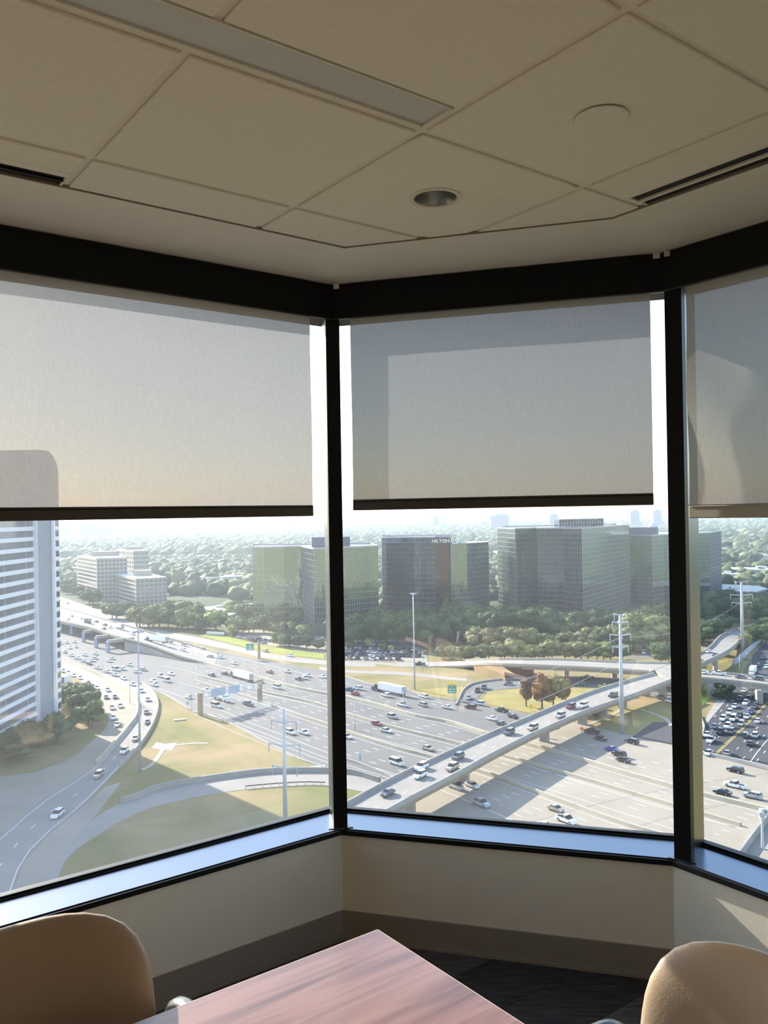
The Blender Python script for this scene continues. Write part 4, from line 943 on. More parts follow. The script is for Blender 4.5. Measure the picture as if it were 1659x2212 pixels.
# ------------------------------------------------------------------ buildings
def facade(b, p, q, z0, z1, nx, nz, vw, hw, proud, mi=0):
    """grid of bars standing proud of a wall from p to q (outward = right of p->q ... flipped by sign of proud)"""
    p, q = np.array(p, float), np.array(q, float); L_ = np.linalg.norm(q - p); t_ = (q - p) / L_; n_ = np.array([t_[1], -t_[0]]) * proud
    for i in range(nx + 1):
        a = p + t_ * (L_ * i / nx); e = t_ * vw / 2
        P = [a - e, a + e, a + e + n_, a - e + n_]; b.prism([tuple(r) for r in P], z0, z1, mi)
    for k_ in range(nz + 1):
        z = lerp(z0, z1, k_ / nz); P = [p, q, q + n_, p + n_]; b.prism([tuple(r) for r in P], z - hw / 2, z + hw / 2, mi)
def glass_tower(name, label, plan, top, mats, floors, cell_w, skip=(), extra=None):
    """plan: ccw-from-above list of (x, y); faces with index in skip get no bars"""
    ctr = np.mean(np.array(plan), axis=0); root = empty(name, (ctr[0], ctr[1], GZ)); tag(root, label, 'building')
    P = [np.array(p) - ctr for p in plan]; n_ = len(P)
    b = MB(); mi = [mats[i] if i < len(mats) else mats[-1] for i in range(n_)]; names = sorted(set(mi)) + ['roof_grey']
    for i in range(n_):
        a, c_ = P[i], P[(i + 1) % n_]; b.quad((*a, 0), (*c_, 0), (*c_, top), (*a, top), names.index(mi[i]))
    k0 = len(b.v); b.v += [(*p, top - .6) for p in P]; b.f.append(tuple(k0 + i for i in range(n_))); b.m.append(len(names) - 1)
    b.build('curtain_wall', names, root)
    for i in range(n_):
        if i in skip: continue
        a, c_ = P[i], P[(i + 1) % n_]; L_ = np.linalg.norm(c_ - a); b = MB()
        facade(b, a, c_, 0, top, max(1, round(L_ / cell_w)), floors, .09, .16, .10); o = b.build('mullion_grid', 'mullion_bar', root); o['kind'] = 'stuff'
    b = MB()
    for i in range(n_):
        a, c_ = P[i], P[(i + 1) % n_]; t_ = (c_ - a) / np.linalg.norm(c_ - a); m_ = np.array([t_[1], -t_[0]]); b.prism([tuple(r) for r in (a - m_ * .3, c_ - m_ * .3, c_ + m_ * .2, a + m_ * .2)], top - .5, top + .5)
    b.build('roof_edge', 'mullion_bar', root); return root, ctr
def dp(x, Y): d = ray(x, 1113); return (d[0] / d[1] * Y, Y)
def roof_h(x, y, Y): return at_depth(x, y, Y)[2] - GZ
# tower left of the post
plan = [dp(544, 578), dp(568, 572), dp(650, 577), dp(676, 533), dp(815, 562), dp(800, 610), dp(544, 625)]
T1, c_ = glass_tower('glass_tower', 'wide green mirror-glass office block with dark penthouse behind the left post', plan, roof_h(676, 1185, 533), ['glass_green', 'glass_green', 'glass_blue', 'glass_green', 'glass_green', 'glass_green', 'glass_green'], 15, 1.9, skip=(4, 5, 6))
q = np.array(dp(713, 575)) - c_; b = MB(); b.box((q[0], q[1], roof_h(676, 1185, 533) + 3), (26, 14, 6.4), .1); b.build('penthouse', 'penthouse_dark', T1)
# curved tower
def arc(x0, x1, Y0, Y1, bulge, n_):
    a, c2_ = np.array(dp(x0, Y0)), np.array(dp(x1, Y1)); t_ = (c2_ - a); nn_ = np.array([t_[1], -t_[0]]); nn_ = nn_ / np.linalg.norm(nn_)
    return [tuple(a + t_ * (i / n_) + nn_ * bulge * 4 * (i / n_) * (1 - i / n_)) for i in range(n_ + 1)]
h2 = roof_h(880, 1161, 592)
plan = arc(824, 938, 612, 590, 5, 9) + [dp(938.6, 598), dp(972, 598)] + [dp(985, 640), dp(824, 650)]
T2, c_ = glass_tower('glass_tower', 'curved dark mirror-glass tower with white rooftop lettering', plan, h2, ['glass_blue'] * 9 + ['glass_brown', 'glass_brown', 'glass_blue', 'glass_blue', 'glass_blue'], 17, 1.7, skip=(9, 10, 11, 12, 13))
plan2 = [p for p in arc(972, 1054, 590, 616, 3.5, 6)] + [dp(1050, 650), dp(972, 640)]
cB = np.mean(np.array(plan2), axis=0); top2 = roof_h(1010, 1173, 600)
b = MB(); P = [np.array(p) - c_ for p in plan2]
for i in range(len(P)):
    a, e = P[i], P[(i + 1) % len(P)]; b.quad((*a, 0), (*e, 0), (*e, top2), (*a, top2))
k0 = len(b.v); b.v += [(*p, top2 - .3) for p in P]; b.f.append(tuple(k0 + i for i in range(len(P)))); b.m.append(1)
b.build('wing_wall', ['glass_green', 'roof_grey'], T2)
b = MB()
for i in range(6): facade(b, P[i], P[i + 1], 0, top2, max(1, round(np.linalg.norm(P[i + 1] - P[i]) / 1.7)), 16, .09, .16, .10)
o = b.build('mullion_grid', 'mullion_bar', T2); o['kind'] = 'stuff'
# rooftop lettering and round emblem
def text_part(txt, size, loc, parent, m):
    cu = bpy.data.curves.new('lettering', 'FONT'); cu.body = txt; cu.size = size; cu.extrude = .15; cu.align_x = 'LEFT'
    to = bpy.data.objects.new('tmp', cu); COL.objects.link(to); bpy.context.view_layer.update()
    me = bpy.data.meshes.new_from_object(to.evaluated_get(bpy.context.evaluated_depsgraph_get())); bpy.data.objects.remove(to)
    me.materials.clear(); me.materials.append(MATS[m]); o = bpy.data.objects.new('lettering', me); COL.objects.link(o); o.parent = parent; o.location = loc; o.rotation_euler = (math.radians(90), 0, 0); return o
lz = roof_h(950, 1172.5, 585); p = np.array(dp(931.5, 586)) - c_
text_part('HILTON', 3.4, (p[0], p[1], lz), T2, 'sign_white')
p = np.array(dp(981.5, 586)) - c_; b = MB(); b.tube([(p[0] + 2.3 * math.cos(a), p[1], lz + 1.6 + 2.3 * math.sin(a)) for a in np.linspace(0, 2 * math.pi, 33)], .25, 6); b.build('emblem_ring', 'sign_white', T2)
text_part('H', 3.2, (p[0] - 1.1, p[1], lz + .5), T2, 'sign_white')
# stepped tower with front bay
h3 = roof_h(1237, 1141, 584)
plan = [dp(1074, 650), dp(1112, 606), dp(1159, 615), dp(1160, 603), dp(1217, 600), dp(1218, 592), dp(1256, 582), dp(1359, 690), dp(1330, 730), dp(1090, 700)]
T3, c_ = glass_tower('glass_tower', 'tallest stepped mirror-glass tower with projecting front bay and roof block', plan, h3, ['glass_green', 'glass_green', 'glass_green', 'glass_blue', 'glass_blue', 'glass_blue', 'glass_green', 'glass_green', 'glass_green', 'glass_green'], 19, 1.7, skip=(2, 4, 7, 8, 9))
q0, q1 = np.array(dp(1207, 640)) - c_, np.array(dp(1303, 660)) - c_
b = MB(); P = [q0, q1, q1 + [0, 18], q0 + [0, 18]]; b.prism([tuple(r) for r in P], h3 - .4, roof_h(1250, 1121, 650)); b.build('roof_block', 'glass_blue', T3)
b = MB(); facade(b, q0, q1, h3, roof_h(1250, 1121, 650), 16, 2, .3, .25, .2); o = b.build('mullion_grid', 'mullion_bar', T3); o['kind'] = 'stuff'
h4 = roof_h(1450, 1155, 700)
plan = [dp(1357, 700), dp(1407, 690), dp(1447, 712), dp(1532, 740), dp(1557, 800), dp(1400, 820)]
T4, c_ = glass_tower('glass_tower', 'right-hand mirror-glass block with dark roof slab and white dome', plan, h4, ['glass_green', 'glass_green', 'glass_green', 'glass_blue', 'glass_green', 'glass_green'], 16, 1.8, skip=(4, 5))
q0, q1 = np.array(dp(1355, 720)) - c_, np.array(dp(1424, 720)) - c_
b = MB(); b.prism([tuple(r) for r in (q0, q1 - [3, 0], q1 + [0, 3], q1 + [0, 20], q0 + [0, 20])], h4 - .4, h4 + 6); b.build('roof_slab', 'penthouse_dark', T4)
b = MB(); R_ = 5.0; p = np.array(dp(1411, 728)) - c_
b.grid([[(p[0] + R_ * math.cos(e) * math.cos(a), p[1] + R_ * math.cos(e) * math.sin(a), h4 + 6 + R_ * .95 * math.sin(e)) for a in np.linspace(0, 2 * math.pi, 25)] for e in np.linspace(0, math.pi / 2, 8)]); b.build('dome', 'roof_white', T4, smooth=True)

# banded tower at the left edge, seen through the blind above
XF = -132.0; Y0_, Y1_ = 238.0, 318.0; TH_ = at_depth(60, 972, 318)[2] - GZ; FH = 3.86
LT = empty('office_tower', (XF, Y1_, GZ)); tag(LT, 'tall office tower with white bands and grey end wall at the left edge', 'building')
b = MB(); b.box((-15.4, -40, TH_ / 2 - 1.5), (30, 80, TH_ - 3)); b.build('core', 'stone_grey', LT)
nf = int(TH_ // FH)
for k_ in range(nf):
    z = k_ * FH
    b = MB(); b.box((-.3, -41, z + .75), (.9, 78, 1.5)); b.build('spandrel_band', 'stone_white', LT)
    for (ya, yb) in ((-79, -26.5), (-26.0, -8.6), (-8.0, -2.2)):
        b = MB(); b.quad((-.35, ya, z + 1.5), (-.35, yb, z + 1.5), (-.35, yb, z + FH), (-.35, ya, z + FH)); b.build('window_strip', 'win_tower', LT)
b = MB(); b.box((.0, -.8, TH_ / 2), (1.5, 1.4, TH_)); b.build('corner_pier', 'stone_white', LT)
# end wall with rounded top
def rounded_slab(x0, x1, y0, y1, top, r):
    b = MB(); prof = [(x0, 0), (x1, 0)] + [(x1 - r + r * math.cos(a), top - r * 1.9 + r * 1.9 * math.sin(a)) for a in np.linspace(0, math.pi / 2, 12)] + [(x0, top)]
    n_ = len(prof); b.v = [(x, y0, z) for x, z in prof] + [(x, y1, z) for x, z in prof]; b.f = [tuple(range(n_)), tuple(range(2 * n_ - 1, n_ - 1, -1))] + [(i, i + n_, (i + 1) % n_ + n_, (i + 1) % n_) for i in range(n_)]; b.m = [0] * len(b.f); return b
rounded_slab(-30.4, 7.0, .0, 4.4, TH_, 5).build('end_wall', 'stone_grey', LT)
b = MB(); b.box((6.6, -.2, (TH_ - 9) / 2), (1.1, .9, TH_ - 9)); b.build('corner_pier', 'stone_white', LT)
for k_ in range(nf - 3):
    b = MB(); b.box((7.02, 2.5, k_ * FH + 2.5), (.08, 2.7, 2.0)); b.build('window', 'win_dark', LT)
    b = MB(); b.box((7.04, 2.3, k_ * FH + .75), (.10, 4.0, 1.2)); b.build('spandrel_band', 'stone_white', LT)
# low annex by the tower
b = MB(); p = gp(141, 1480); b.box((p[0] - 3, p[1], GZ + 2.2), (8, 9, 4.4)); o = b.build('annex', 'stone_white'); tag(o, 'small white annex with dark front beside the banded tower', 'building')
b = MB(); b.box((p[0] - 3, p[1] - 4.6, GZ + 3.4), (8.4, .5, 2.4)); b.build('fascia', 'penthouse_dark', o)

# beige offices
def block(name, label, plan, top, wall, rows, cols, ribbon_face=None, pent=None, wm='win_dark', z0=1.5):
    ctr = np.mean(np.array(plan), axis=0); root = empty(name, (*ctr, GZ)); tag(root, label, 'building'); P = [np.array(p) - ctr for p in plan]
    b = MB(); b.prism([tuple(p) for p in P], 0, top, 0, 1); b.build('walls', [wall, 'roof_white'], root)
    for f in (0, 1):
        a, e = P[f], P[f + 1]; t_ = (e - a) / np.linalg.norm(e - a); n_ = np.array([t_[1], -t_[0]]); L_ = np.linalg.norm(e - a); b = MB(); fh = (top - z0 - 1) / rows
        for r in range(rows):
            za, zb = z0 + fh * (r + .28), z0 + fh * (r + .78)
            segs = [(.03, .97)] if ribbon_face == f else [((i + .2) / cols, (i + .8) / cols) for i in range(cols)]
            for s0, s1 in segs:
                u, v = a + t_ * L_ * s0 + n_ * .06, a + t_ * L_ * s1 + n_ * .06; b.quad((*u, za), (*v, za), (*v, zb), (*u, zb))
        o = b.build('window_grid', wm, root); o['kind'] = 'stuff'
    if pent: b = MB(); b.box((pent[0], pent[1], top + pent[4] / 2), (pent[2], pent[3], pent[4]), pent[5]); b.build('penthouse', wall, root)
    return root
H1 = roof_h(207, 1206, 793)
block('office_block', 'taller beige office block with window grid beyond the freeway', [dp(165, 861), dp(207, 793), dp(273, 805), dp(232, 880)], H1, 'stone_beige', 10, 8, 0, (0, 10, 24, 16, 4.5, .1))
H2_ = roof_h(291, 1250, 742)
block('office_block', 'lower beige office block with penthouse in front of the taller one', [dp(248, 800), dp(291, 742), dp(358, 756), dp(320, 815)], H2_, 'stone_beige', 6, 7, 0, (0, 4, 15, 12, 5, .1))
H3_ = roof_h(290, 1190, 1000)
block('office_block', 'distant beige office block partly hidden behind the two beige blocks', [dp(250, 1060), dp(287, 1000), dp(319, 1010), dp(290, 1080)], H3_, 'stone_beige', 7, 8, None, (0, 5, 18, 12, 4, .1))
# white flat-roofed store with blue fascia
P = [gp(x, y, 8) for x, y in ((420, 1313), (490, 1331), (546, 1313), (546, 1303), (500, 1306))]
ctr = np.mean(np.array(P), axis=0); S_ = empty('retail_store', (ctr[0], ctr[1], GZ)); tag(S_, 'white flat-roofed store with blue fascia among trees', 'building')
b = MB(); b.prism([(p[0] - ctr[0], p[1] - ctr[1]) for p in P], 0, 8); b.build('walls', 'roof_white', S_)
a, e = P[0] - ctr, P[1] - ctr; b = MB(); b.beam((a[0], a[1] - .5, 6.0), (e[0], e[1] - .5, 6.0), .6, 3.4); b.build('fascia', 'facia_blue', S_)
t_ = (e - a); b = MB(); b.beam((*(a + t_ * .15)[:2] - np.array([0, .95]), 6.2), (*(a + t_ * .4)[:2] - np.array([0, .95]), 6.2), .1, 1.2); b.build('lettering', 'roof_white', S_)
b = MB(); b.box((-8, 4, 8.8), (10, 5, 1.6), .2); b.build('roof_unit', 'roof_white', S_)
g = gp(466, 1373); r_ = empty('monument_sign', tuple(g)); tag(r_, 'low white monument sign wall on the green verge', 'sign'); b = MB(); b.box((0, 0, 1.2), (14, .8, 2.4), -.45); b.build('wall', 'roof_white', r_); b = MB(); b.box((0, -.2, .4), (14.6, 1.2, .8), -.45); b.build('plinth', 'concrete', r_)
# pavilion roofs in the right window
P = [gp(x, y, 9) for x, y in ((1559, 1279), (1632, 1279), (1659, 1272), (1640, 1266), (1559, 1262))]
ctr = np.mean(np.array(P), axis=0); S_ = empty('pavilion', (ctr[0], ctr[1], GZ)); tag(S_, 'low building with bright metal roof among trees, right window', 'building')
b = MB(); b.prism([(p[0] - ctr[0], p[1] - ctr[1]) for p in P], 8.2, 9.2); b.build('roof', 'mullion_bar', S_)
b = MB(); b.prism([((p[0] - ctr[0]) * .94, (p[1] - ctr[1]) * .9) for p in P], 0, 8.2); b.build('walls', 'penthouse_dark', S_)
b = MB(); b.box((-8, 2, 9.8), (8, 5, 1.4)); b.build('roof_unit', 'roof_white', S_)

# hazy skyline blocks far away
for i, (x0, x1, yt, Y) in enumerate(((136, 152, 1133, 3000), (178, 210, 1131, 2900), (216, 243, 1141, 3000), (262, 300, 1144, 3100), (310, 335, 1143, 3200), (935, 948, 1117, 3700), (1058, 1097, 1113, 3300), (1186, 1205, 1112, 3300), (1360, 1379, 1104, 3400), (1409, 1427, 1103, 3400))):
    a, e = dp(x0, Y), dp(x1, Y); h = at_depth((x0 + x1) / 2, yt, Y)[2] - GZ
    r_ = empty('distant_tower', ((a[0] + e[0]) / 2, Y, GZ)); wd_ = e[0] - a[0]
    b = MB(); b.box((0, 0, h / 2), (wd_, wd_ * .8, h)); b.build('walls', 'far_tower', r_)
    b = MB(); b.box((wd_ * .1, 0, h + 2), (wd_ * .5, wd_ * .4, 6)); b.build('roof_plant', 'far_tower', r_)
    nl, nr_ = sum(1 for q in (136, 178, 216, 262, 310) if q < x0), sum(1 for q in (935, 1058, 1186, 1360, 1409) if q < x0)
    tag(r_, 'pale hazy tower block on the far skyline, %s from the left in the %s window' % (ORD[nl] if i < 5 else ORD[nr_], 'left' if i < 5 else 'middle'), 'building', 'far skyline towers')
# fountain plume among the trees
g = gp(986, 1389); r_ = empty('fountain', tuple(g)); tag(r_, 'white fountain plume spraying up among dark trees', 'fountain')
b = MB(); rows = []
for i in range(13):
    f = i / 12; z = 11 * f; r = .25 + 2.2 * f ** 1.4 * (1 if f < .85 else (1 - f) / .15 * .8 + .2)
    rows.append([(2.6 * f + r * math.cos(a) * (1 + .25 * math.sin(5 * a + i)), r * .7 * math.sin(a), z + .5 * math.sin(3 * a + i * 2)) for a in np.linspace(0, 2 * math.pi, 14)])
b.grid(rows); b.build('plume', 'water_white', r_, smooth=True)
b = MB(); b.tube([(0, 0, 0), (0, 0, .6)], 3.0, 20); b.build('basin', 'concrete', r_)

# ------------------------------------------------------------------ trees
import bmesh
def ico(sub):
    bm = bmesh.new(); bmesh.ops.create_icosphere(bm, subdivisions=sub, radius=1.0); bm.verts.ensure_lookup_table()
    v = np.array([q.co[:] for q in bm.verts]); f = np.array([[q.index for q in t.verts] for t in bm.faces]); bm.free(); return v, f
ICO1, ICO2, ICO0 = ico(2), ico(3), ico(1)
def mesh_np(name, V, Fc, tint, m):
    me = bpy.data.meshes.new(name); nv, nfc = len(V), len(Fc); k_ = Fc.shape[1]
    me.vertices.add(nv); me.vertices.foreach_set('co', V.astype(np.float32).ravel())
    me.loops.add(nfc * k_); me.loops.foreach_set('vertex_index', Fc.astype(np.int32).ravel())
    me.polygons.add(nfc); me.polygons.foreach_set('loop_start', np.arange(0, nfc * k_, k_, dtype=np.int32)); me.polygons.foreach_set('loop_total', np.full(nfc, k_, np.int32))
    me.materials.append(MATS[m]); at = me.color_attributes.new('tint', 'FLOAT_COLOR', 'POINT')
    c_ = np.ones((nv, 4), np.float32); c_[:, :3] = tint; at.data.foreach_set('color', c_.ravel()); me.update(); me.validate(); return me
def crown_mesh(name, seed, kind):
    r = np.random.default_rng(seed); Vs, Fs, Ts = [], [], []; n0 = 0
    blobs = []
    if kind == 'round':
        for i in range(16):
            a = r.uniform(0, 2 * np.pi); e = r.uniform(-.75, 1.0); rr = r.uniform(.12, .34)
            blobs.append((np.array([rr * np.cos(a), rr * np.sin(a), .54 + .30 * e * (1 - .6 * rr)]), r.uniform(.13, .2)))
    elif kind == 'cone':
        for i in range(20):
            f = i / 19; a = i * 2.4; rr = .20 * (1 - f) * r.uniform(.5, 1); blobs.append((np.array([rr * np.cos(a), rr * np.sin(a), .2 + .76 * f]), .16 * (1 - f) + .05))
    else:        # loose autumn crown
        for i in range(18):
            a = r.uniform(0, 2 * np.pi); f = r.uniform(0, 1); rr = r.uniform(.05, .27) * (1 - .5 * f); blobs.append((np.array([rr * np.cos(a), rr * np.sin(a), .32 + .6 * f]), r.uniform(.07, .13)))
    for c_, s_ in blobs:
        v, f = ICO1; q = v * (1 + r.normal(0, .16, len(v))[:, None]); q = q * s_ * np.array([1.1, 1.1, .9]) + c_
        Vs.append(q); Fs.append(f + n0); n0 += len(q); t_ = r.uniform(.7, 1.15); Ts.append(np.clip(t_ + r.normal(0, .16, (len(q), 1)), .35, 1.6) * np.array([[1, 1, 1]]))
        # leaf sprays standing off the clump
        m_ = 130; d = r.normal(0, 1, (m_, 3)); d /= np.linalg.norm(d, axis=1)[:, None]; ctr = c_ + d * s_ * r.uniform(.95, 1.3, (m_, 1))
        x = r.normal(0, 1, (m_, 3)); y = r.normal(0, 1, (m_, 3)); x /= np.linalg.norm(x, axis=1)[:, None]; y /= np.linalg.norm(y, axis=1)[:, None]; L_ = r.uniform(.02, .05, (m_, 1))
        tri = np.stack([ctr + x * L_, ctr + y * L_, ctr - (x + y) * L_ * .7], 1).reshape(-1, 3); Vs.append(tri); Fs.append(np.arange(m_ * 3).reshape(-1, 3) + n0); n0 += m_ * 3
        Ts.append(np.repeat(np.clip(t_ * r.uniform(.6, 1.5, (m_, 1)), .3, 1.7), 3, axis=0) * np.array([[1, 1, 1]]))
    return mesh_np(name, np.concatenate(Vs), np.concatenate(Fs), np.concatenate(Ts), 'leaf')
CROWN = {'round': [crown_mesh('crown', 10 + i, 'round') for i in range(5)], 'cone': [crown_mesh('crown', 30 + i, 'cone') for i in range(2)], 'autumn': [crown_mesh('crown', 40 + i, 'autumn') for i in range(3)]}
b = MB(); b.tube([(0, 0, 0), (.01, 0, .25), (0, .01, .55)], [.03, .022, .012], 7); b.tube([(.01, 0, .28), (.13, .05, .5)], [.014, .006], 5); b.tube([(.01, 0, .3), (-.1, -.06, .52)], [.014, .006], 5); TRUNK = b.mesh('trunk', 'bark')
TREES = []
def tree(pos, h, kind, col, label, group, wide=1.0):
    i = len(TREES); root = empty('tree', tuple(pos), (i * 1.7) % 6.28); root.scale = (h * wide, h * wide, h); tag(root, label, 'tree', group)
    cr_ = link('crown', CROWN[kind][i % len(CROWN[kind])], root); cr_.color = (*col, 1); link('trunk', TRUNK, root); TREES.append((root, pos)); return root
G_DARK, G_MID, G_OLIVE, G_TAN, G_YEL = (.055, .085, .035), (.085, .12, .045), (.17, .18, .07), (.24, .22, .10), (.22, .24, .08)
A_BRN, A_ORG = (.22, .13, .06), (.30, .15, .06)
def belt(pts, n_, h, cols, phrase, grp, kind='round', jx=6, jy=2.5, wide=1.25, seed=1):
    """trees along a pixel line of trunk feet; labelled by place counted from the left"""
    r = random.Random(seed); L_ = []
    for i in range(n_):
        t_ = (i + r.uniform(-.35, .35)) / max(1, n_ - 1); t_ = min(1, max(0, t_)); x = np.interp(t_ * (len(pts) - 1), range(len(pts)), [p[0] for p in pts]); y = np.interp(t_ * (len(pts) - 1), range(len(pts)), [p[1] for p in pts])
        L_.append((x + r.uniform(-jx, jx), y + r.uniform(-jy, jy)))
    L_.sort()
    for i, (x, y) in enumerate(L_):
        c_ = r.choice(cols); f = r.uniform(.8, 1.2); tree(gp(x, y), h * r.uniform(.8, 1.2), kind, tuple(q * f for q in c_), '%s, %s from the left' % (phrase, ordn(i)), grp, wide * r.uniform(.9, 1.15))
belt([(945, 1424), (1010, 1428), (1080, 1424)], 9, 8, [G_MID, G_OLIVE], 'leafy tree in the row behind the frontage road', 'trees behind the frontage road', seed=2, jy=1.5)
belt([(1090, 1424), (1200, 1424), (1340, 1426)], 17, 9, [G_TAN, G_OLIVE, G_YEL], 'olive tree in the belt above the viaduct', 'trees above the viaduct', seed=3, jy=1.5)
belt([(1030, 1406), (1120, 1402), (1320, 1404)], 16, 11, [G_TAN, G_OLIVE, G_MID], 'sandy-green tree in the second belt above the viaduct', 'trees above the viaduct', seed=4)
belt([(742, 1394), (820, 1390), (950, 1396)], 15, 17, [G_DARK, G_MID], 'dark tree between parking lot and glass towers', 'dark trees at the towers', seed=5)
belt([(820, 1372), (900, 1366), (1000, 1368)], 12, 15, [G_DARK, G_MID, G_OLIVE], 'dark tree at the foot of the curved tower', 'dark trees at the towers', seed=6)
belt([(1000, 1385), (1090, 1376), (1260, 1386)], 15, 17, [G_DARK, G_MID], 'dark tree below the stepped tower', 'dark trees below the stepped tower', seed=7)
belt([(1010, 1362), (1100, 1354), (1250, 1372)], 14, 15, [G_DARK, G_MID, G_OLIVE], 'green tree hugging the stepped tower base', 'dark trees below the stepped tower', seed=8)
belt([(1262, 1386), (1350, 1380), (1445, 1362)], 12, 17, [G_DARK, G_MID], 'dark tree left of the power pole among the towers', 'trees right of the towers', seed=9)
belt([(1345, 1404), (1395, 1402), (1418, 1398)], 5, 17, [G_MID, G_OLIVE], 'big round tree behind the power pole', 'trees right of the towers', seed=10)
belt([(1428, 1432), (1445, 1428)], 2, 11, [G_MID], 'round tree at the bridge end', 'trees right of the towers', seed=11, jx=2, jy=1)
belt([(1500, 1345), (1560, 1340), (1640, 1350)], 12, 15, [G_DARK, G_MID], 'dark tree beyond the climbing ramp, right window', 'trees in the right window', seed=12)
belt([(1505, 1390), (1535, 1378), (1560, 1364)], 7, 11, [G_DARK, G_MID], 'dark bushy tree beside the climbing ramp, right window', 'trees in the right window', seed=13)
belt([(1560, 1320), (1600, 1318), (1659, 1330)], 10, 15, [G_DARK, G_MID, G_OLIVE], 'tree below the pavilion roof, right window', 'trees in the right window', seed=14)
belt([(1612, 1398), (1640, 1392), (1659, 1372)], 5, 10, [G_OLIVE, G_MID], 'tree between ramp and street, right window', 'trees in the right window', seed=15)
belt([(1552, 1512), (1566, 1508)], 2, 5.5, [(.035, .05, .025)], 'dark tree under the overpass', 'trees in the right window', seed=16, jx=1, jy=1)
for x, y, h, k_, c_, lab in ((1137, 1526, 11, 'autumn', A_BRN, 'brown autumn tree on the loop lawn, leftmost of four'), (1171, 1530, 13.5, 'autumn', A_ORG, 'tall slim orange-topped autumn tree on the loop lawn'), (1195, 1528, 13, 'round', (.20, .17, .06), 'fullest olive-green autumn tree on the loop lawn'), (1222, 1518, 10, 'autumn', A_ORG, 'small reddish autumn tree on the loop lawn, rightmost'), (965, 1385, 25, 'cone', (.10, .14, .045), 'tall pale green conifer in front of the curved tower'), (1000, 1380, 20, 'cone', (.07, .10, .04), 'second dark conifer right of the tall one'), (937, 1380, 18, 'cone', (.07, .10, .035), 'shorter conifer left of the tall one'), (1282, 1556, 7, 'round', G_DARK, 'dark shrub tree under the bridge pier')):
    tree(gp(x, y), h, k_, c_, lab, None, 1.0)
belt([(500, 1372), (540, 1364), (660, 1374)], 12, 10, [G_MID, G_OLIVE, G_YEL], 'small tree round the store parking lot', 'trees by the store', seed=17)
belt([(505, 1344), (560, 1346), (650, 1356)], 11, 14, [G_MID, G_OLIVE], 'tree between store and green glass block', 'trees by the store', seed=18)
belt([(600, 1394), (640, 1400), (690, 1404)], 6, 8, [G_MID, G_DARK], 'young tree on the green verge', 'trees by the store', seed=19, jy=1)
belt([(290, 1352), (360, 1356), (470, 1364)], 13, 14, [G_OLIVE, G_MID, G_YEL], 'tree along the frontage road at far left', 'trees along the far frontage', seed=20)
belt([(240, 1335), (330, 1338), (430, 1345)], 13, 14, [G_OLIVE, G_MID], 'tree below the beige offices', 'trees along the far frontage', seed=21)
belt([(130, 1275), (160, 1285), (200, 1310)], 8, 12, [G_MID, G_DARK], 'tree left of the beige offices', 'trees along the far frontage', seed=22)
belt([(745, 1398), (800, 1404), (860, 1410)], 5, 5, [G_YEL, G_MID], 'young tree among the parked cars', 'young parking lot trees', seed=23, jy=3, wide=.9)
belt([(135, 1520), (165, 1530), (205, 1570)], 9, 9, [G_DARK, G_MID], 'dense green tree at the foot of the banded tower', 'trees by the banded tower', seed=24, jx=8, jy=8)
belt([(20, 1640), (60, 1610), (120, 1600)], 6, 10, [G_DARK], 'dark tree below the banded tower', 'trees by the banded tower', seed=25, jx=10, jy=8)

# forest out to the horizon: uncountable canopy in one mesh per distance
def forest(name, label, ya, yb, dens, sub, smin, smax, seed, wide=.50):
    r = np.random.default_rng(seed); area_n = int(.5 * (yb * yb - ya * ya) * 1.02 * dens)
    Y = np.sqrt(r.uniform(ya * ya, yb * yb, area_n)); X = Y * r.uniform(-.50, .50, area_n)
    BX = [x for x in (-200, 130, 165, 430, 545, 700, 820, 1070, 1260, 1450, 1500, 1659, 1900)]; BY = [1262, 1272, 1284, 1342, 1338, 1338, 1328, 1318, 1330, 1320, 1328, 1340, 1350]
    d = -GH / 1.0; px_ = CX + X / Y * F; py_ = 1113 + GH / Y * F + (CX - px_) * .0167
    lim = np.interp(px_, BX, BY); ok = py_ < lim
    # clearings and building footprints
    cl = np.sin(X * .013 + 2) * np.cos(Y * .011) + np.sin(X * .031 - Y * .024) * .7 + np.sin(X * .005 + Y * .004); ok &= cl < 1.15
    for x0, x1, y0, y1 in ((-95, 5, 525, 630), (-8, 80, 585, 655), (80, 245, 575, 735), (195, 330, 680, 825), (-320, -225, 790, 885), (-255, -190, 735, 820), (-350, -250, 995, 1085), (-190, -95, 660, 760)): ok &= ~((X > x0) & (X < x1) & (Y > y0) & (Y < y1))
    X, Y = X[ok], Y[ok]; n_ = len(X); v, f = sub; k_ = len(v)
    s_ = r.uniform(smin, smax, n_); q = v[None] * (1 + r.normal(0, .17, (n_, k_))[:, :, None]); q = q * (s_[:, None] * np.array([[1, 1, .85]]) * r.uniform(.85, 1.2, (n_, 1)))[:, None, :] * wide
    q[:, :, 0] += X[:, None]; q[:, :, 1] += Y[:, None]; q[:, :, 2] += GZ + (s_ * .45)[:, None]
    base = np.array([[.075, .10, .045], [.10, .125, .05], [.055, .08, .038], [.15, .155, .075], [.19, .17, .09]])[r.choice(5, n_, p=[.34, .27, .2, .13, .06])] * r.uniform(.75, 1.25, (n_, 1))
    tint = np.repeat(base, k_, axis=0) * r.uniform(.7, 1.35, (n_ * k_, 1))
    me = mesh_np(name, q.reshape(-1, 3), (f[None] + (np.arange(n_) * k_)[:, None, None]).reshape(-1, 3), tint, 'leaf')
    o = link(name, me); tag(o, label, 'trees', kind='stuff'); return n_
n1 = forest('woodland', 'dense green tree canopy of the nearer suburb beyond the towers', 640, 1500, 1 / 210, ICO1, 10, 16, 1)
n2 = forest('woodland', 'hazy tree canopy stretching across the middle distance', 1500, 3600, 1 / 520, ICO0, 14, 24, 2, .62)
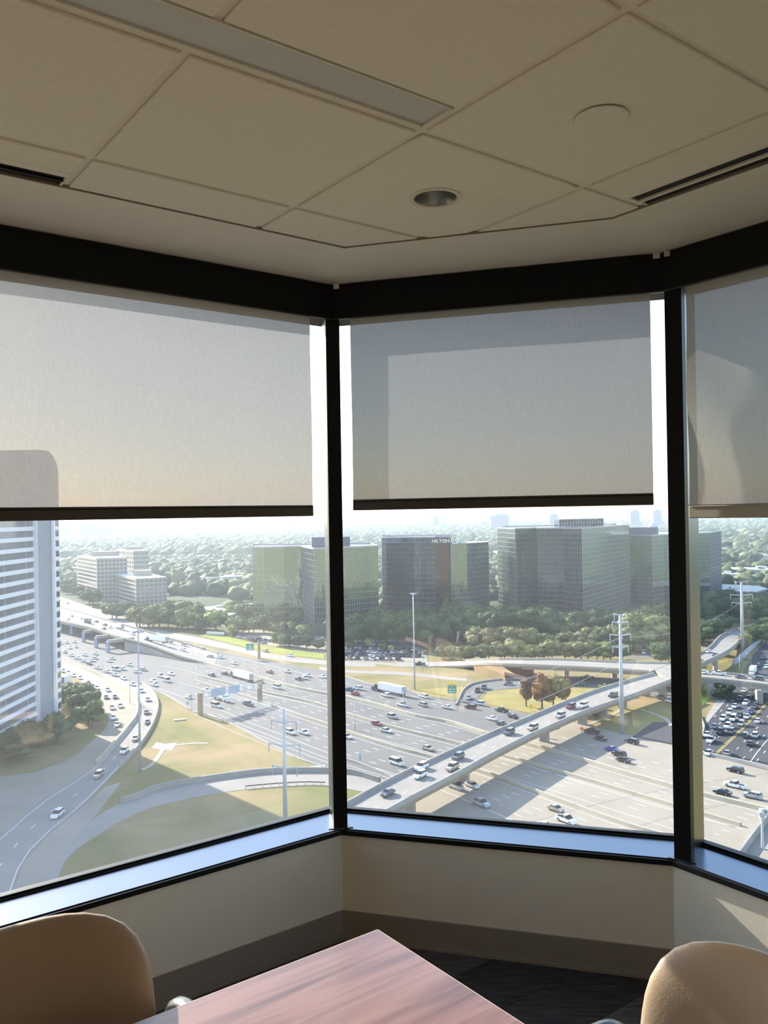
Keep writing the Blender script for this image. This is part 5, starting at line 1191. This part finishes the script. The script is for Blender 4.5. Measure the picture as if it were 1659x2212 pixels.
n3 = forest('woodland', 'pale hazy tree canopy along the horizon', 3600, 11500, 1 / 2600, ICO0, 14, 22, 3, 1.2)

# houses and low roofs between the trees
r = random.Random(5); hs = []
HM = {}
for nm, rm in (('white', 'roof_white'), ('grey', 'roof_grey')):
    b = MB(); b.box((0, 0, .35), (1, .6, .7), 0, 0); b.box((0, 0, .74), (1.04, .64, .08), 0, 1); b.box((.2, .1, .85), (.2, .15, .14), 0, 1); HM[nm] = b.mesh('low_building', ['house_wall', rm])
while len(hs) < 110:
    Y = r.uniform(820, 2900); x = r.choice([r.uniform(380, 700), r.uniform(120, 1659), r.uniform(120, 560)]); p = dp(x, Y); (hs.append((x, Y, p)) if all(abs(q[2][0] - p[0]) + abs(q[2][1] - p[1]) > 110 for q in hs) and not (-380 < p[0] < -180 and 700 < Y < 1120) else None)
hs.sort()
nw = 0
for i, (x, Y, p) in enumerate(hs):
    wht = r.random() < .7; s_ = r.uniform(22, 60); nm = 'white' if wht else 'grey'
    o = link('low_building', HM[nm], None, (p[0], p[1], GZ), r.uniform(-.6, .6)); o.scale = (s_, s_, r.uniform(10, 15))
    win_ = 'left' if x < 705 else ('middle' if x < 1450 else 'right')
    HC_ = globals().setdefault('HCOUNT', {}); HC_[(nm, win_)] = HC_.get((nm, win_), -1) + 1
    tag(o, 'low %s-roofed building among suburban trees, %s from the left in the %s window' % (nm, ordn(HC_[(nm, win_)]), win_), 'building', '%s roofs among the trees, %s window' % (nm, win_))

# ------------------------------------------------------------------ vehicles (front towards +X)
def loft(b, st, mi=0):       # stations: (x, z_top, half_width)
    rows = [[(x, -w_ * .94, .28), (x, -w_, .62), (x, -w_ * .95, zt), (x, w_ * .95, zt), (x, w_, .62), (x, w_ * .94, .28)] for x, zt, w_ in st]
    b.grid(rows, mi, closed_u=True); k_ = len(b.v); b.v += rows[0]; b.f.append(tuple(k_ + i for i in range(6))); b.m.append(mi); k_ = len(b.v); b.v += rows[-1]; b.f.append(tuple(k_ + 5 - i for i in range(6))); b.m.append(mi)
def house(b, x0, x1, zb, rx0, rx1, zr, wb, wr, g=1, p=0):    # greenhouse: glazed sides, painted roof
    B = [(x0, -wb, zb), (x1, -wb, zb), (x1, wb, zb), (x0, wb, zb)]; T = [(rx0, -wr, zr), (rx1, -wr, zr), (rx1, wr, zr), (rx0, wr, zr)]
    for i in range(4): b.quad(B[i], B[(i + 1) % 4], T[(i + 1) % 4], T[i], g)
    b.quad(*T, p)
    U = [(q[0], q[1], q[2] + .05) for q in T]; U = [(q[0] * .97, q[1] * .93, q[2]) for q in U]; b.quad(*U, p)
    for i in range(4): b.quad(T[i], T[(i + 1) % 4], U[(i + 1) % 4], U[i], p)
    for s in (-1, 1):          # door pillars
        for f in (.36, .66):
            xb, xt = x0 + (x1 - x0) * f, rx0 + (rx1 - rx0) * f; o_ = .015 * s
            b.quad((xb - .05, s * wb + o_, zb), (xb + .05, s * wb + o_, zb), (xt + .05, s * wr + o_, zr), (xt - .05, s * wr + o_, zr), p)
def body_parts(kind):
    """returns body MB (paint, glass, lamps) , wheel positions, wheel radius, length"""
    b = MB()
    if kind == 'sedan':
        loft(b, [(-2.4, .80, .80), (-2.32, .98, .88), (-1.6, 1.02, .92), (0, 1.0, .93), (1.1, .98, .92), (2.0, .84, .88), (2.36, .68, .78)]); house(b, -1.75, 1.2, 1.0, -1.0, .35, 1.44, .84, .66); W = (1.42, -1.40, .80, .33); Ln = 2.4
    elif kind == 'suv':
        loft(b, [(-2.42, .95, .86), (-2.36, 1.10, .93), (-1.6, 1.12, .96), (0, 1.10, .96), (1.15, 1.08, .95), (2.1, .98, .92), (2.4, .78, .84)]); house(b, -2.34, 1.25, 1.1, -2.02, .35, 1.72, .88, .74); W = (1.48, -1.42, .84, .38); Ln = 2.42
    elif kind == 'van':
        loft(b, [(-2.7, 1.15, .92), (-2.6, 1.2, .98), (0, 1.2, .99), (1.6, 1.15, .98), (2.4, 1.0, .95), (2.7, .8, .86)]); house(b, -2.62, 1.75, 1.2, -2.5, .95, 2.05, .94, .82); W = (1.7, -1.65, .86, .38); Ln = 2.7
    elif kind == 'pickup':
        loft(b, [(-.95, 1.12, .97), (0, 1.12, .98), (1.3, 1.10, .97), (2.5, 1.05, .94), (2.85, .85, .86)]); house(b, -.92, 1.4, 1.12, -.7, .55, 1.84, .90, .76)
        loft(b, [(-2.9, .80, .93), (-.9, .80, .96)])
        for s in (-1, 1): b.box((-1.92, s * .90, .95), (1.96, .09, .36), 0, 0)
        b.box((-2.86, 0, .95), (.09, 1.8, .36), 0, 0); b.box((-1.9, 0, .815), (1.85, 1.7, .02), 0, 4); W = (1.85, -1.85, .86, .41); Ln = 2.9
    for s in (-1, 1):
        b.box((Ln - .10, s * .62, .70), (.12, .34, .14), 0, 2); b.box((-Ln + .03, s * .68, .86), (.08, .26, .16), 0, 3)
    b.box((0, 0, .30), (Ln * 1.7, 1.5, .1), 0, 4)
    return b, W
WHEEL = {}
CAR_M = ['car_paint', 'car_glass', 'lamp_white', 'lamp_red', 'chassis', 'tyre', 'galv']
def wheel_into(b, x, y, r_, wd_, mt=5, mh=6):
    n_ = 14; s = 1 if y > 0 else -1; y0, y1 = y - s * wd_ / 2, y + s * wd_ / 2
    A = [[(x + r_ * math.cos(2 * math.pi * j / n_), yy, r_ + r_ * math.sin(2 * math.pi * j / n_)) for j in range(n_)] for yy in (y0, y1)]
    b.grid(A, mt, closed_u=True)
    for k_, rr, m_ in ((1, 1.0, mt),): q = len(b.v); b.v += A[1]; b.f.append(tuple(q + i for i in range(n_))); b.m.append(m_)
    q = len(b.v); b.v += [(x + r_ * .62 * math.cos(2 * math.pi * j / n_), y1 + s * .012, r_ + r_ * .62 * math.sin(2 * math.pi * j / n_)) for j in range(n_)]; b.f.append(tuple(q + i for i in range(n_))); b.m.append(mh)
CAR = {}
for k_ in ('sedan', 'suv', 'van', 'pickup'):
    b, W = body_parts(k_)
    full = MB(); full.v, full.f, full.m = list(b.v), list(b.f), list(b.m)
    for x in W[:2]:
        for s in (-1, 1): wheel_into(full, x, s * W[2], W[3], .24)
    one = full.mesh('vehicle', CAR_M)
    bp, gp_ = MB(), MB()
    for f, m_ in zip(b.f, b.m):
        t_ = gp_ if m_ == 1 else bp; n_ = len(t_.v); t_.v += [b.v[i] for i in f]; t_.f.append(tuple(range(n_, n_ + len(f)))); t_.m.append(m_)
    gp_.m = [0] * len(gp_.f); wm = {}
    for s in (-1, 1): wb = MB(); wheel_into(wb, 0, s * .001, W[3], .24, 0, 1); wm[s] = wb.mesh('wheel', ['tyre', 'galv'])
    CAR[k_] = dict(one=one, body=bp.mesh('body', CAR_M), win=gp_.mesh('windows', 'car_glass'), W=W, wheel=wm)
PAINT = {'w': ('white', (.78, .78, .77)), 'k': ('black', (.012, .012, .014)), 'g': ('silver', (.36, .37, .39)), 'd': ('dark grey', (.07, .075, .085)), 'r': ('red', (.30, .02, .025)), 'b': ('blue', (.03, .06, .22)), 'n': ('tan', (.40, .33, .25)), 'y': ('lime', (.55, .60, .08)), 'm': ('maroon', (.12, .015, .02)), 'v': ('indigo', (.04, .03, .25))}
KIND = {'c': 'sedan', 's': 'suv', 'v': 'van', 'p': 'pickup', 't': 'box_truck', 'T': 'semi_truck', 'f': 'flatbed_truck'}
VEH = []
def put(kind, col, pos, ang, where, px_):
    VEH.append((kind, col, pos, ang, where, px_))
ROADS = {'fwN': (flat, 1), 'fwS': (flat, -1), 'elev': (up_bot, 1), 'front': (FR_b, 1), 'br': (mid, 1), 'loop': (lp_o, 1), 'st': (STC, 1), 'stu': (STC, -1), 'ov': (WBd, 1), 'ext': (EX_r, 1), 'r1': (R1_l, -1), 'r2': (R2_r, -1)}
def cars(txt, Kf, road, h, where):
    """txt: 'x,y,kind,colour; ...' in a crop's own pixels; h = deck height or function of pixel x"""
    L_, sg = ROADS[road]; tg = tangents(L_); A2 = np.array(L_)
    for e in txt.split(';'):
        e = e.strip()
        if not e: continue
        x, y, k_, c_ = [q.strip() for q in e.split(',')]; x, y = Kf(float(x), float(y)); hh_ = h(x) if callable(h) else h
        p = gp(x, y, hh_ + .75 if k_ not in 'tT' else hh_ + 1.6); p[2] = GZ + hh_ + .1
        j = int(np.argmin(np.hypot(A2[:, 0] - p[0], A2[:, 1] - p[1]))); t_ = tg[j] * -sg
        put(KIND[k_], c_, p, math.atan2(t_[1], t_[0]), where, (x, y))
cars('610,912,c,g;580,940,c,w;745,955,t,d;690,935,c,w;820,958,c,d;895,985,c,d;885,1018,c,d;940,1005,c,w;1025,1000,t,w;1135,1060,c,w;1325,1112,T,w;1420,1105,c,d;1455,1130,c,n;1575,1150,c,g;1565,1195,c,w', K1, 'elev', lambda x: hgt(x) * .98, 'on the raised far-left freeway lanes')
cars('575,800,c,g', K1, 'front', .1, 'on the frontage road')
cars('515,1140,c,w;570,1135,c,w;635,1130,c,w;595,1180,c,w;648,1170,c,w;555,1215,c,g;610,1243,c,w;663,1268,c,w;725,1240,c,w;815,1230,c,w;812,1270,c,g;720,1293,c,w;765,1315,c,d;790,1287,c,w;835,1350,c,w;935,1293,c,w;960,1270,c,w;1105,1325,c,w;990,1365,v,w;1050,1360,c,w;920,1383,c,w;985,1410,c,w;1055,1440,c,w;1170,1383,c,w;1225,1365,c,g;1370,1420,s,w;1460,1402,c,w;1425,1460,v,w;1310,1462,c,w;1320,1495,c,w;1132,1490,c,w', K1, 'fwS', .05, 'in the slow lanes left of the exit ramp')
cars('1205,1545,c,w;1260,1620,c,g', K1, 'r2', .07, 'on the curved exit ramp')
cars('537,1375,c,w;580,1390,c,w;630,1415,c,w;680,1435,c,w;752,1478,c,d;825,1520,c,w;918,1538,c,w;905,1600,c,d;980,1598,c,d', K1, 'r1', .06, 'queueing on the local road')
cars('955,425,c,w;1025,410,c,w;965,510,c,w;1000,570,c,w', K5, 'r1', .06, 'queueing on the local road')
cars('1250,465,c,d;1260,548,c,d;1155,688,c,n;1060,795,s,w;840,1000,s,n;490,1335,s,w', K5, 'r2', .07, 'on the curved exit ramp')
cars('155,1190,c,n;215,1255,c,n;300,1260,c,w;415,1310,c,w;720,1385,c,r;870,1380,c,w;965,1443,c,d;1010,1435,s,w;1040,1415,c,w;1170,1425,c,w', K2, 'fwN', .05, 'in the far freeway lanes, left window')
cars('225,1410,c,d;335,1397,c,d;465,1420,T,w;640,1465,c,n;780,1515,v,w;30,1600,c,w;175,1540,c,w', K2, 'fwN', .05, 'in the middle freeway lanes, left window')
cars('685,1205,c,g;895,1245,c,w', K2, 'front', .1, 'on the frontage road')
cars('500,410,v,w;545,352,f,w;775,395,p,d;1135,635,s,w;1250,637,c,w', K6, 'fwS', .05, 'near the sign gantry')
cars('135,350,c,b;210,340,s,w;185,385,c,r;455,350,T,w;450,400,s,w;770,410,s,w;590,480,p,w;760,480,s,g;970,500,c,w;1170,500,s,m;1245,470,s,w;1435,528,p,k;1530,578,c,k;1350,597,c,w;1430,640,c,k', K7, 'fwN', .05, 'in the far freeway lanes, middle window')
cars('505,583,s,g;370,640,c,r;450,700,c,w;805,850,c,n', K7, 'fwS', .05, 'in the middle freeway lanes, middle window')
cars('110,750,c,w;540,975,v,w', K7, 'fwS', .05, 'in the near freeway lanes left of the bridge')
cars('1155,420,c,g;1230,360,s,m;1285,335,s,d;1485,300,c,d;1630,295,c,g', K7, 'loop', .1, 'on the loop ramp')
cars('595,295,c,w;775,305,s,d;965,322,c,y;825,250,p,k;1310,390,c,d;1450,420,s,d;1540,450,c,w', K8, 'loop', .1, 'on the loop ramp')
cars('750,1010,s,w;740,1080,s,w;465,1230,c,d;1065,925,s,d;1015,1015,s,n;1500,715,s,d', K7, 'br', 7.0, 'on the diagonal bridge')
cars('1045,400,s,k;790,487,s,w;685,497,s,m;595,573,s,g;360,677,s,n', K8, 'br', 7.0, 'on the diagonal bridge')
cars('1045,1175,v,g;1185,1165,c,w;1260,1320,p,g', K7, 'fwS', .05, 'in the shade below the bridge')
cars('555,1365,c,n;645,1460,p,w;465,1512,c,w', K8, 'fwS', .05, 'on the pale concrete lanes')
cars('860,710,p,k;935,765,c,k;1205,795,s,k;1030,857,c,v;1095,903,s,k;1130,950,c,k', K8, 'fwN', .05, 'on the concrete lanes right of the bridge')
cars('735,135,p,k', K7, 'front', .1, 'on the frontage road')
cars('745,940,s,k;740,1085,p,w;620,1150,c,k;910,1185,s,g', Q2, 'fwN', .05, 'on the concrete lanes, right window')
cars('825,182,c,w;918,180,t,w;1000,195,c,w;790,255,c,d;975,240,c,d;870,250,c,d;845,300,p,w;740,330,c,w;950,290,c,d;925,335,c,d;895,385,c,b;690,390,s,w;785,412,c,d;855,430,c,w;630,450,s,w;725,450,v,w;800,500,s,g;545,525,c,d;670,520,s,w;600,575,p,k;705,575,s,d;475,600,c,w;510,655,p,w;490,775,c,w', Q2, 'st', .06, 'in the street queue below the overpass')
cars('670,778,c,n;960,470,c,w;845,608,s,d;940,605,s,w;890,685,c,k', Q2, 'stu', .06, 'driving up the street, right window')
cars('540,1945,c,w;735,1960,p,w;1000,2000,c,d;1205,2020,s,d', Q1, 'ov', 7.0, 'on the overpass, right window')
cars('855,1495,c,g', Q1, 'ext', 3.5, 'on the climbing ramp, right window')
cars('605,1695,c,w;690,1735,c,d;515,1810,c,d', Q1, 'ext', 7.0, 'on the climbing ramp, right window')
cars('1070,1780,c,d;1255,1770,c,d;1140,1935,t,w;1205,1860,c,d;1300,1880,c,w', Q1, 'st', .06, 'in the street beyond the overpass')
# parked rows
r = random.Random(3)
def parked(pts, n_, where, ang, seed, ang_j=.06):
    rr = random.Random(seed); l = px_line(pts, 60)
    for i in range(n_):
        q = i / max(1, n_ - 1) * 59; p = l[int(q)]; c_ = rr.choice('wwgggddkkdrnb'); put(rr.choice(['sedan', 'suv', 'sedan', 'suv', 'pickup']), c_, p + np.array([0, 0, .1]), ang + rr.uniform(-ang_j, ang_j), where, to_px(p))
PA = 1.2
for i, (pts, n_) in enumerate((([(742, 1400), (820, 1402), (905, 1406)], 17), ([(742, 1408), (820, 1410), (908, 1413)], 18), ([(742, 1416), (830, 1417), (905, 1419)], 17), ([(740, 1424), (800, 1425), (860, 1426)], 8), ([(740, 1393), (780, 1393), (860, 1396)], 8))):
    parked(pts, n_, 'parked before the curved tower', PA, 50 + i)
for i, (pts, n_) in enumerate((([(500, 1371), (530, 1380), (570, 1390)], 11), ([(560, 1383), (600, 1388), (640, 1393)], 7), ([(650, 1378), (675, 1380), (698, 1383)], 6))):
    parked(pts, n_, 'parked in the store lot', .9, 60 + i)
for i, (pts, n_) in enumerate((([(1502, 1358), (1516, 1352), (1530, 1348)], 5), ([(1506, 1364), (1520, 1358), (1532, 1353)], 5), ([(1390, 1412), (1420, 1398), (1440, 1384)], 5))):
    parked(pts, n_, 'parked by the right-hand towers', 1.3, 70 + i)

# build them, counting look-alikes from left to right for the labels
NOUN = {'sedan': 'car', 'suv': 'suv', 'van': 'van', 'pickup': 'pickup truck', 'box_truck': 'box truck', 'semi_truck': 'semi-trailer truck', 'flatbed_truck': 'flatbed truck'}
CATG = {'sedan': 'car', 'suv': 'car', 'van': 'van', 'pickup': 'pickup truck', 'box_truck': 'truck', 'semi_truck': 'truck', 'flatbed_truck': 'truck'}
fam = {}
for i, (k_, c_, p, a, wh, px_) in enumerate(VEH): fam.setdefault((k_, c_, wh), []).append(i)
def truck(kind, root, col):
    tr = (*PAINT['w' if kind != 'box_truck' else col][1], 1)
    if kind == 'semi_truck': x0, L_, zh, ch = -11.0, 15.4, 4.05, 5.6
    elif kind == 'box_truck': x0, L_, zh, ch = -4.2, 6.2, 3.6, 2.6
    else: x0, L_, zh, ch = -4.6, 6.4, 1.25, 2.6
    if kind != 'flatbed_truck':
        b = MB(); b.box((x0 + L_ / 2, 0, (1.15 + zh) / 2), (L_, 2.55, zh - 1.15)); o = b.build('cargo_box', 'trailer', root, bevel=.06); o.color = tr
        b = MB(); b.box((x0 - .02, 0, (1.3 + zh) / 2), (.06, 2.3, zh - 1.5)); b.build('rear_doors', 'mullion_bar', root)
    else:
        b = MB(); b.box((x0 + L_ / 2, 0, 1.1), (L_, 2.4, .25)); b.build('flat_bed', 'mullion_bar', root); b = MB(); b.box((x0 + L_ * .5, 0, 1.5), (L_ * .8, 2.0, .6)); b.build('load', 'roof_white', root)
    b = MB(); b.box((x0 + L_ / 2 + 1, 0, .85), (L_ + 3, 1.0, .4)); b.build('chassis', 'chassis', root)
    cx0 = x0 + L_ + .5; cc = (*((.035, .04, .055) if kind == 'semi_truck' else (.75, .75, .74)), 1)
    b = MB(); st = [(cx0, 2.9, 1.2), (cx0 + 1.6, 2.9, 1.2), (cx0 + 2.2, 2.2, 1.15), (cx0 + 2.3, 1.6, 1.1), (cx0 + (4.2 if kind == 'semi_truck' else 3.2), 1.45, 1.0)]; loft(b, st); cab = b.build('cab', 'car_paint', root); cab.color = cc
    b = MB(); b.quad((cx0 + 1.66, -1.0, 2.78), (cx0 + 1.66, 1.0, 2.78), (cx0 + 2.27, 1.0, 2.15), (cx0 + 2.27, -1.0, 2.15))
    for s in (-1, 1): b.quad((cx0 + 1.0, s * 1.16, 2.7), (cx0 + 1.65, s * 1.16, 2.7), (cx0 + 2.1, s * 1.15, 2.0), (cx0 + 1.0, s * 1.16, 2.0))
    b.build('windows', 'car_glass', cab)
    xs = [x0 + 1.2, x0 + 2.5, cx0 + .2, cx0 + 1.4, cx0 + 3.2] if kind == 'semi_truck' else [x0 + 1.4, cx0 + 2.2]
    for x in xs:
        for s in (-1, 1): wb = MB(); wheel_into(wb, x, s * 1.08, .5, .35, 0, 1); wb.build('wheel', ['tyre', 'galv'], root)
for i, (k_, c_, p, a, wh, px_) in enumerate(VEH):
    cn, rgb = PAINT[c_]; mem = sorted(fam[(k_, c_, wh)], key=lambda j: VEH[j][5][0]); jit = random.Random(i).uniform(.88, 1.1)
    lab = '%s %s %s' % (cn, NOUN[k_], wh)
    if len(mem) > 1: lab += ', %s such from the left' % ordn(mem.index(i))
    nm = NOUN[k_].replace(' ', '_').replace('-', '_') if k_ != 'suv' else 'suv'
    size = 4.8 * F / p[1]
    if k_ in ('semi_truck', 'box_truck', 'flatbed_truck'):
        root = empty(nm, tuple(p), a); truck(k_, root, c_)
    elif size > 19 and 'parked' not in wh:
        root = empty(nm, tuple(p), a); D = CAR[k_]; bo = link('body', D['body'], root); bo.color = (*[q * jit for q in rgb], 1); link('windows', D['win'], root)
        for x in D['W'][:2]:
            for s in (-1, 1): link('wheel', D['wheel'][s], root, (x, s * D['W'][2], 0))
    else:
        root = link(nm, CAR[k_]['one'], None, tuple(p), a); root.color = (*[q * jit for q in rgb], 1)
    tag(root, lab, CATG[k_], 'vehicles ' + wh)

# ------------------------------------------------------------------ haze over the city: thin scattering air
hz = bpy.data.materials.new('haze'); hz.use_nodes = True; t = hz.node_tree; t.nodes.clear()
vsn = t.nodes.new('ShaderNodeVolumeScatter'); vsn.inputs['Color'].default_value = (.74, .87, 1.0, 1); vsn.inputs['Density'].default_value = HAZE; vsn.inputs['Anisotropy'].default_value = .35
ou = t.nodes.new('ShaderNodeOutputMaterial'); t.links.new(vsn.outputs[0], ou.inputs['Volume']); MATS['haze'] = hz
b = MB(); b.box((0, 8700, GZ + 70), (24000, 16800, 150)); hzo = b.build('haze', 'haze'); tag(hzo, 'thin bluish haze lying over the distant suburbs', 'haze', kind='stuff')
